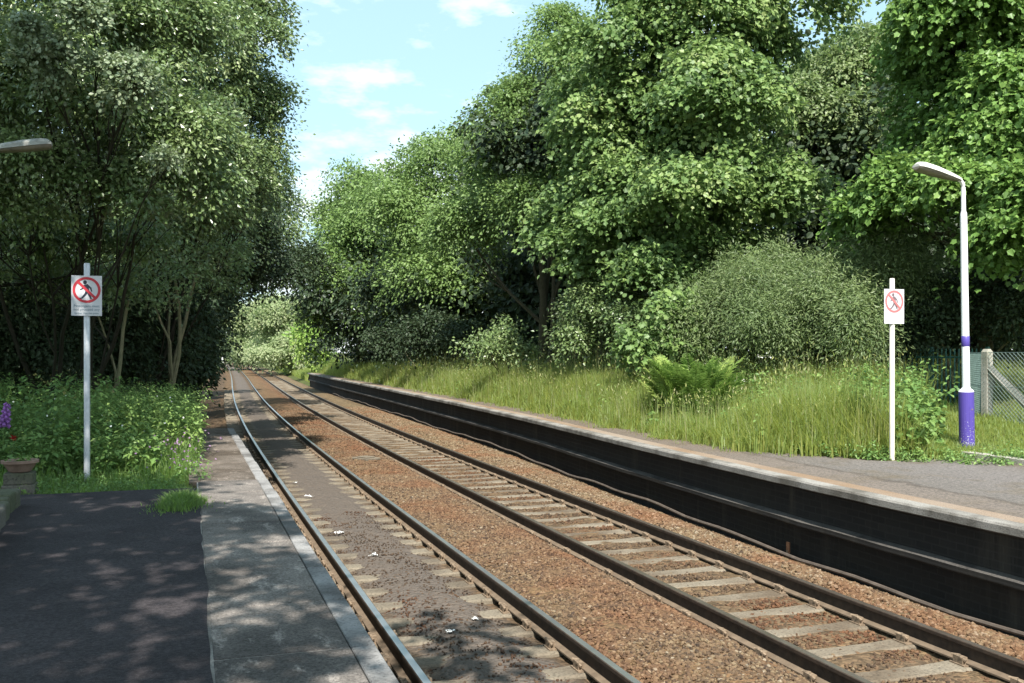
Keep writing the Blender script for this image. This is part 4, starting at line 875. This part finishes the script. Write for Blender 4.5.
def sign(px, py, yaw, label, postm, red, black, txt, hp, lean=0):
    p = on_level(px, py); w, h = .345, .49
    root = thing('warning_sign', label, 'sign', (p[0], p[1], PZ), yaw); root.rotation_euler = (0, lean, yaw)
    mb = MB(); mb.tube([(0, 0, -.1), (0, 0, hp - .01), (0, 0, hp)], [.036, .036, .030], 16); mb.build('post', postm, root, smooth=True)
    zt = hp - .155; cz = zt - .175; y = -.045
    mb = MB(); mb.box((-w/2, y, zt - h), (w/2, y + .006, zt)); pan = mb.build('sign_panel', M['sign_white'], root)
    mb = MB()
    for zz_ in (zt - .08, zt - h + .08): mb.box((-.05, y + .007, zz_ - .015), (.05, .042, zz_ + .015))
    mb.build('bracket', M['galv'], root)
    r1 = .158; ringm(r1 - .030, r1, y - .003, y, 0, cz).build('prohibition_ring', red, pan)
    mb = MB(); c = math.cos(PI/4)
    fy0, fy1 = y - .002, y - .0002
    prism2(mb, [(-.018 + .022*math.cos(a), cz + .093 + .025*math.sin(a)) for a in np.linspace(0, 2*PI, 14, endpoint=False)], fy0, fy1)
    limb(mb, (-.012, cz + .066), (.010, cz - .018), .056, .046, fy0, fy1)
    for a, b_, w0, w1 in [((.006, cz - .012), (-.018, cz - .062), .032, .026), ((-.018, cz - .058), (-.058, cz - .106), .026, .018), ((.014, cz - .012), (.030, cz - .064), .032, .026), ((.030, cz - .06), (.052, cz - .112), .026, .018),
                          ((.008, cz + .058), (.048, cz + .022), .022, .018), ((.046, cz + .026), (.056, cz - .020), .018, .014), ((-.03, cz + .055), (-.046, cz + .012), .020, .017), ((-.046, cz + .016), (-.074, cz + .002), .016, .013), ((-.058, cz - .102), (-.084, cz - .1), .018, .012)]:
        limb(mb, a, b_, w0, w1, fy0 - .0001 * R.random(), fy1)
    mb.build('walking_figure', black, pan)
    mb = MB(); k = (r1 - .028); limb(mb, (-k*c, cz + k*c), (k*c, cz - k*c), .030, .030, y - .005, y - .0025); mb.build('prohibition_bar', red, pan)
    if txt:
        for i, (s_, sz) in enumerate(txt): text_mesh(s_, sz, 'notice_text', M['sign_text'], pan, (0, y - .0012, zt - .385 - i * .042))
    return root
TXT = [('Passengers must', .044), ('not proceed any', .044), ('further than this point', .030)]
sign(87, 477, 0.0, 'no entry for pedestrians sign on grey post beside the weeds, with printed text', M['galv'], M['sign_red'], M['sign_black'], TXT, 2.62)
sign(892, 460, 0.02, 'sun bleached pedestrian prohibition sign on cream post beside the lamp post', M['cream_post'], M['sign_pale_red'], M['sign_grey'], None, 2.58)

# ------------------------------------------------------------------ lamps
def lamp(pos, rz, label, shell, zbase, tilt):
    root = thing('platform_lamp', label, 'lamp post', (pos[0], pos[1], PZ), rz); root.rotation_euler = (0, -.018 if rz == 0 else 0, rz)
    mb = MB(); mb.lathe([(.112, -.1), (.112, .92), (.105, .94)], 24); mb.build('base_sleeve', M['purple'], root, smooth=False)
    mb = MB(); a_ = np.linspace(-1.95, -1.2, 7); Pd = np.stack([np.stack([.1145*np.cos(a_), .1145*np.sin(a_), np.full(7, z_)], -1) for z_ in (.34, .72)], 0); mb.grid(Pd); mb.tube([(.1145*math.cos(-1.57), -.1145, .66), (.1145*math.cos(-1.57), -.119, .66)], .012, 8, 1); mb.build('access_door', [M['purple'], M['chair']], root)
    mb = MB(); mb.lathe([(.112, .925), (.10, .95), (.066, .975), (.062, .99)], 24); mb.build('collar', M['white'], root, smooth=True)
    mb = MB(); mb.lathe([(.058, .97), (.050, 3.60), (.047, 3.66), (.034, 3.70), (.032, 4.06)], 20); mb.build('pole', M['white'], root, smooth=True)
    mb = MB(); mb.lathe([(.057, 1.62), (.0605, 1.625), (.0605, 1.775), (.056, 1.78)], 20); mb.build('colour_band', M['purple'], root, smooth=True)
    mb = MB(); mb.tube([(0, 0, 4.02), (0, 0, 4.09), (-.02, 0, 4.135), (-.06, 0, 4.165), (-.16, 0, 4.20)], [.032, .032, .030, .028, .026], 12); mb.build('bracket_arm', M['white'], root, smooth=True)
    # lantern: sections along its length
    L = .70; ca, sa = math.cos(tilt), math.sin(tilt); prof_ = [(0, .055, .05, 0), (.06, .075, .065, .02), (.2, .10, .085, .035), (.4, .125, .105, .055), (.58, .128, .105, .06), (.66, .115, .085, .055), (.70, .085, .04, .04)]
    def sect(half, topn, bot):
        P = []
        for (u, w, ht, bt) in prof_:
            row = []
            for a in np.linspace(0, PI, 9):
                yy = w * math.cos(a) * (1 if not bot else .9); zz = (ht if not bot else -bt) * math.sin(a) ** .8
                xx = -.06 - u * 1.2
                row.append((xx * ca, yy, 4.155 + u * 1.2 * sa + zz))
            P.append(row)
        return np.array(P)
    mb = MB(); P = sect(1, 1, False); mb.grid(P[:, ::-1]); mb.add(P[-1], [list(range(9))]); mb.add(P[0], [list(range(9))[::-1]]); hd = mb.build('lamp_head', shell, root, smooth=False)
    mb = MB(); P = sect(1, 1, True); mb.grid(P); mb.add(P[-1], [list(range(9))[::-1]]); mb.add(P[0], [list(range(9))]); mb.build('lamp_lens', M['lamp_lens'], hd, smooth=True)
    return root
lp = on_level(967, 452)
lamp(lp, 0, 'white lamp post with purple base in the grass, lantern over the sunlit platform', M['lamp_top'], PZ, .22)
lamp((-2.60, 14.30), PI, 'platform lamp whose grey lantern juts in front of the huge small leaved tree', M['lamp_top_dirty'], PZ, .17)

# ------------------------------------------------------------------ fences
fz0 = float(ground_z(13.3, 13.5))
f = world(987, 437, 17.0); fz = float(ground_z(f[0], f[1])); topz = 2.50 - fz
fen = thing('chain_link_fence', 'wire mesh fence strung from a braced concrete post beside the lamp', 'fence', (f[0], f[1], fz))
mb = MB(); mb.box((-.065, -.065, -.3), (.065, .065, topz - .05)); 
mb.add([(-.065,-.065,topz-.05),(.065,-.065,topz-.05),(.065,.065,topz-.05),(-.065,.065,topz-.05),(-.03,-.05,topz),(.03,-.05,topz),(.03,.05,topz),(-.03,.05,topz)], [(4,5,6,7),(0,1,5,4),(1,2,6,5),(2,3,7,6),(3,0,4,7)])
mb.build('concrete_post', M['postconc'], fen)
g2 = world(1075, 437, 15.6); dd = g2 - f; dd[2] = 0; dn = dd / np.linalg.norm(dd); sdn = np.array([-dn[1], dn[0], 0])
def dirbox(mb, a, b, w):
    a, b = np.array(a), np.array(b); mb.tube([a, b], w, 4)
mb = MB(); dirbox(mb, dn * .06 + np.array([0, 0, topz - .34]), dn * 1.25 + np.array([0, 0, -.15]), .075); mb.build('brace', M['postconc'], fen)
mb = MB(); 
def meshpanel(mb, o, d, ln, h, pitch=.075, r=.0042):
    o, d = np.array(o, float), np.array(d, float); n = int((ln + h) / pitch)
    for k in range(n):
        for sg in (1, -1):
            s0 = k * pitch; # line: u - v = const (sg=1), u + v = const
            if sg == 1: u0, v0, u1, v1 = s0 - h, 0, s0, h
            else: u0, v0, u1, v1 = s0, 0, s0 - h, h
            # clip u to [0, ln]
            def clip(u0, v0, u1, v1):
                for lim, s in ((0, 1), (ln, -1)):
                    if s * (u0 - lim) < 0 and s * (u1 - lim) < 0: return None
                    if s * (u0 - lim) < 0: tt = (lim - u0) / (u1 - u0); u0, v0 = lim, v0 + (v1 - v0) * tt
                    elif s * (u1 - lim) < 0: tt = (lim - u0) / (u1 - u0); u1, v1 = lim, v0 + (v1 - v0) * tt
                return u0, v0, u1, v1
            c = clip(u0, v0, u1, v1)
            if c is None or abs(c[3] - c[1]) < .02: continue
            a = o + d * c[0] + np.array([0, .003 * sg, c[1]]); b = o + d * c[2] + np.array([0, .003 * sg, c[3]])
            mb.tube([a, b], r, 4, cap=False)
    for v in (.02, h * .5, h): mb.tube([o + np.array([0, 0, v]), o + d * ln + np.array([0, 0, v])], .004, 5)
meshpanel(mb, dn * .07 + sdn * -.07, dn, 3.2, topz - .06)
mb.build('wire_mesh', M['mesh'], fen)
back = world(966, 437, 19.5) - f; back[2] = 0; bl = np.linalg.norm(back)
mb = MB(); meshpanel(mb, -.07 * np.array([1, 0, 0]), back / bl, bl, topz - .06); mb.build('wire_mesh', M['mesh'], fen)
g3 = world(1090, 437, 15.4); 
p3 = dn * 3.2
mb = MB(); mb.box((p3[0] - .06, p3[1] - .06, -.4), (p3[0] + .06, p3[1] + .06, topz)); mb.build('concrete_post', M['postconc'], fen)

ga, gb = world(880, 420, 21.5), world(990, 420, 20.2); gz = float(ground_z(ga[0], ga[1]))
gf = thing('green_metal_fence', 'dark green fence of narrow upright bars behind weeds and lamp', 'fence', (ga[0], ga[1], gz))
d = gb - ga; d[2] = 0; ln = np.linalg.norm(d); d /= ln; H = 2.52 - gz
mb = MB()
for k in range(int(ln / .085)):
    c = d * (k * .085); mb.box((c[0] - .016, c[1] - .006, -.2), (c[0] + .016, c[1] + .006, H))
mb.build('upright_bars', M['green_metal'], gf)
for zr in (.25, H - .18):
    mb = MB(); mb.tube([np.array([0, .012, zr]), d * ln + np.array([0, .012, zr])], .022, 4); mb.build('fence_rail', M['green_metal'], gf)
for u in (0, .5, 1):
    mb = MB(); c = d * ln * u + np.array([0, .06, 0]); mb.box((c[0] - .03, c[1] - .03, -.3), (c[0] + .03, c[1] + .03, H + .04)); mb.build('fence_post', M['green_metal'], gf)

# ------------------------------------------------------------------ small things
# planter, pedestal, edging wall
pp = on_level(20, 489)
pd_ = thing('stone_pedestal', 'squat mossy stone block under the terracotta bowl', 'pedestal', (pp[0], pp[1], PZ))
mb = MB(); mb.box((-.17, -.15, -.05), (.17, .15, .06)); mb.box((-.15, -.135, .06), (.15, .135, .19)); o = mb.build('pedestal_block', M['oldstone'], pd_); b_ = o.modifiers.new('bevel', 'BEVEL'); b_.width = .015; b_.segments = 2
pot = thing('plant_pot', 'wide terracotta bowl of dark soil on the stone block', 'plant pot', (pp[0], pp[1], PZ + .19))
mb = MB(); mb.lathe([(.09, 0), (.115, .01), (.155, .075), (.175, .10), (.195, .105), (.195, .135), (.18, .138), (.165, .12), (.15, .105)], 28, cap=False); mb.build('bowl', M['terracotta'], pot, smooth=False)
mb = MB(); mb.lathe([(.155, .095), (.155, .112), (.05, .125)], 20); mb.build('soil', M['cable'], pot)
mb = MB(); n = 60; leaves(mb, np.stack([R.normal(0, .07, n), R.normal(0, .07, n), R.uniform(.11, .17, n)], -1), np.array([0, 0, 1.]) + R.normal(0, .4, (n, 3)), unit(n), .05, 'round'); mb.build('seedlings', M['weed'], pot)
w0 = on_level(16, 519); w1 = on_level(-12, 497) 
wl = thing('edging_wall', 'low dark mossy stone wall at the tarmac edge below the terracotta bowl', 'wall', (w0[0] - .15, w0[1] - .4, PZ))
mb = MB(); yy = -2.6
while yy < 1.25:
    l_ = random.uniform(.24, .4); hh_ = random.uniform(.15, .21)
    mb.box((-.12 - random.uniform(0, .03) + yy * -.06, yy, -.05), (.1 + random.uniform(-.02, .02) + yy * -.06, yy + l_ - .015, hh_)); yy += l_
o = mb.build('wall_stones', M['oldstone'], wl); b_ = o.modifiers.new('bevel', 'BEVEL'); b_.width = .025; b_.segments = 2
# foxglove
fx = world(2, 440, 12.6); fx[2] = float(ground_z(fx[0], fx[1])); 
fo = thing('foxglove', 'purple foxglove spire rising from the shaded weeds', 'flower', fx)
mb = MB(); mb.tube([(0, 0, -.05), (.02, 0, .7), (.07, 0, 1.05), (.14, 0, 1.30)], [.010, .009, .006, .003], 6); n = 40
leaves(mb, np.stack([R.normal(0, .12, n), R.normal(0, .12, n), R.uniform(.02, .4, n)], -1), np.array([0, 0, 1.]) + R.normal(0, .4, (n, 3)), unit(n), .18, 'diamond', 1); mb.build('stem', [M['stem'], M['weed']], fo)
mb = MB()
for i in range(46):
    u = i / 46; z = .72 + .50 * u; a = i * 2.4; x = np.interp(z, [.7, 1.05, 1.3], [.02, .07, .14]); s = .055 * (1 - .75 * u); d = np.array([math.cos(a), math.sin(a), -.75])
    if u < .55: mb.tube([np.array([x, 0, z]), np.array([x, 0, z]) + d * s * .5, np.array([x, 0, z]) + d * s * 1.3], [s * .15, s * .34, s * .46], 7)
    else: mb.tube([np.array([x, 0, z]), np.array([x, 0, z]) + d * s * .8], [s * .25, s * .35], 6, 1)
mb.build('blossoms', [M['purple_flower'], M['fern']], fo)
rf = world(12, 438, 12.3); rz_ = float(ground_z(rf[0], rf[1]))
rr_ = thing('red_flower', 'small red bloom low in the weeds above the terracotta bowl', 'flower', (rf[0], rf[1], rz_)); hh_ = rf[2] - rz_
mb = MB(); mb.tube([(0, 0, 0), (.02, -.02, hh_)], .005, 5); mb.build('stem', M['stem'], rr_)
mb = MB(); n = 18; leaves(mb, np.array([.02, -.02, hh_]) + R.normal(0, .012, (n, 3)), unit(n), unit(n), .038, 'round'); mb.build('petals', M['red_flower'], rr_)
# litter
for i, (px, py, s, lab) in enumerate([(308.6, 497, .09, 'white paper scrap between the near rails, largest of a trail of scraps'), (296, 483, .06, 'white paper scrap between the near rails, farthest of the trail'), (339, 533, .08, 'long thin white scrap on dark dirt beside the platform-side rail'), (374, 555.5, .065, 'white scrap alone on dark dirt in the middle of the near track'),
                                     (449.5, 632, .055, 'white scrap just beyond the tree shadow between the near rails'), (475, 619.5, .05, 'white scrap close to the buried sleeper ends, next to the shadow')]):
    p = on_level(px, py, -.17); mb = MB(); n = 5
    a = R.uniform(0, 2*PI, 22); g = R.normal(0, 1, (22, 3)) * np.array([s, s * .6, .008]) * .5; g *= .75; s *= .75; leaves(mb, g + np.array([0, 0, .012]), np.array([0, 0, 1.]) + R.normal(0, .3, (22, 3)), unit(22), s * .55, 'round')
    o = mb.build('litter_scrap', M['litter']); o.location = (p[0], p[1], -.165); tag(o, lab, 'litter', 'litter between the near rails')
# flat slab in the six foot
p = on_level(366, 459, -.08)
o = thing('concrete_block', 'flat broken concrete slab lying on the rusty ballast between tracks', 'slab', (p[0], p[1], -.10), .5)
mb = MB(); mb.box((-.21, -.28, 0), (.21, .28, .06)); mb.box((-.15, -.2, .06), (.12, .16, .085)); q = mb.build('slab_block', M['sleeper_dirty'], o); b_ = q.modifiers.new('bevel', 'BEVEL'); b_.width = .012
# cable along the wall foot
tt = np.arange(3, 60, .5); pts = np.stack([edge(tt) + .06 + .02 * np.sin(tt * .9) + R.normal(0, .008, len(tt)), tt, -.02 + .03 * np.sin(tt * .55) + .015 * np.sin(tt * 2.3) - .02 * sm(tt, 20, 40)], -1)
mb = MB(); mb.tube(pts, .022, 6); tag(mb.build('trackside_cable', M['cable'], smooth=True), 'long dusty cable lying on ballast along the foot of the dark wall', 'cable')
# small rusty plate by the wall
pl_t = 8.95; ex = float(edge(pl_t))
tw = on_level(798, 547, .03); ex = float(edge(tw[1]))
o = thing('marker_plate', 'small rusty plate standing against the dark wall', 'marker', (ex + .10, tw[1], -.12))
mb = MB(); mb.box((-.008, -.03, 0), (.008, .03, .22)); mb.build('plate', M['rusty'], o); mb = MB(); mb.box((-.02, -.012, -.05), (.02, .012, .12)); mb.build('stake', M['chair'], o)
# white marker far down the line
p = world(222.5, 360, 210); o = thing('trackside_marker', 'tiny white post beside the rails where they vanish', 'marker', (p[0], p[1], float(ground_z(p[0], p[1]))))
mb = MB(); mb.box((-.15, -.1, 0), (.15, .1, 2.2)); mb.build('post', M['white'], o); mb = MB(); mb.box((-.24, -.14, 1.7), (.24, -.1, 2.25)); mb.build('plate', M['white'], o)

# ------------------------------------------------------------------ light
AZ, EL = math.radians(12), math.radians(52)
sd = bpy.data.lights.new('sun', 'SUN'); sd.energy = 4.9; sd.angle = math.radians(.53); sd.color = (1, .955, .88)
so = link(bpy.data.objects.new('sun', sd)); dirv = Vector((math.sin(AZ) * math.cos(EL), math.cos(AZ) * math.cos(EL), -math.sin(EL)))
so.rotation_euler = dirv.to_track_quat('-Z', 'Y').to_euler(); so.location = (-10, -20, 30)
w = bpy.data.worlds.new('World'); sc.world = w; w.use_nodes = True; nt = w.node_tree; nt.nodes.clear()
sky = nt.nodes.new('ShaderNodeTexSky'); sky.sky_type = 'NISHITA'; sky.sun_disc = False; sky.sun_elevation = EL; sky.sun_rotation = PI + AZ; sky.altitude = 50; sky.air_density = 1.0; sky.dust_density = 1.6; sky.ozone_density = .6
tc = nt.nodes.new('ShaderNodeTexCoord'); mp = nt.nodes.new('ShaderNodeMapping'); mp.inputs['Scale'].default_value = (1, 1, 2.6); nt.links.new(tc.outputs['Generated'], mp.inputs[0])
nz = nt.nodes.new('ShaderNodeTexNoise'); nz.inputs['Scale'].default_value = 7.5; nz.inputs['Detail'].default_value = 8; nz.inputs['Roughness'].default_value = .58; nt.links.new(mp.outputs[0], nz.inputs['Vector'])
cr = nt.nodes.new('ShaderNodeValToRGB'); cr.color_ramp.elements[0].position = .47; cr.color_ramp.elements[0].color = (0, 0, 0, 1); cr.color_ramp.elements[1].position = .66; cr.color_ramp.elements[1].color = (.9, .9, .9, 1); sx = nt.nodes.new('ShaderNodeSeparateXYZ'); nt.links.new(tc.outputs['Generated'], sx.inputs[0])
mz = nt.nodes.new('ShaderNodeMath'); mz.operation = 'MULTIPLY_ADD'; mz.inputs[1].default_value = -.75; mz.inputs[2].default_value = .165; nt.links.new(sx.outputs[2], mz.inputs[0])
mc = nt.nodes.new('ShaderNodeMath'); mc.operation = 'MAXIMUM'; mc.inputs[1].default_value = -.07; nt.links.new(mz.outputs[0], mc.inputs[0])
ma = nt.nodes.new('ShaderNodeMath'); ma.operation = 'ADD'; nt.links.new(nz.outputs['Fac'], ma.inputs[0]); nt.links.new(mc.outputs[0], ma.inputs[1]); nt.links.new(ma.outputs[0], cr.inputs[0])
mx = nt.nodes.new('ShaderNodeMix'); mx.data_type = 'RGBA'; nt.links.new(cr.outputs[0], mx.inputs[0]); veil = nt.nodes.new('ShaderNodeMix'); veil.data_type = 'RGBA'; veil.inputs[0].default_value = .5; nt.links.new(sky.outputs[0], veil.inputs[6]); veil.inputs[7].default_value = (4.3, 6.7, 7.7, 1); nt.links.new(veil.outputs[2], mx.inputs[6]); mx.inputs[7].default_value = (7.6, 7.9, 8.1, 1)
bg = nt.nodes.new('ShaderNodeBackground'); bg.inputs[1].default_value = .10; nt.links.new(mx.outputs[2], bg.inputs[0])
wo = nt.nodes.new('ShaderNodeOutputWorld'); nt.links.new(bg.outputs[0], wo.inputs[0])

# ------------------------------------------------------------------ camera
cd = bpy.data.cameras.new('camera'); cd.sensor_width = 36; cd.lens = F / 1024 * 36; cd.shift_y = 11.5 / 1024; cd.clip_start = .05; cd.clip_end = 5000
co = link(bpy.data.objects.new('camera', cd)); co.location = (0, 0, HCAM); co.rotation_euler = (PI / 2, 0, -TH); sc.camera = co
sc.view_settings.view_transform = 'Standard'; sc.view_settings.look = 'None'; sc.view_settings.exposure = 1.0; sc.view_settings.gamma = 1
sc.view_settings.use_curve_mapping = False
sc.cycles.max_bounces = 6; sc.cycles.diffuse_bounces = 3; sc.cycles.transmission_bounces = 4; sc.cycles.glossy_bounces = 2
sc.cycles.use_denoising = True; sc.cycles.denoiser = 'OPENIMAGEDENOISE'
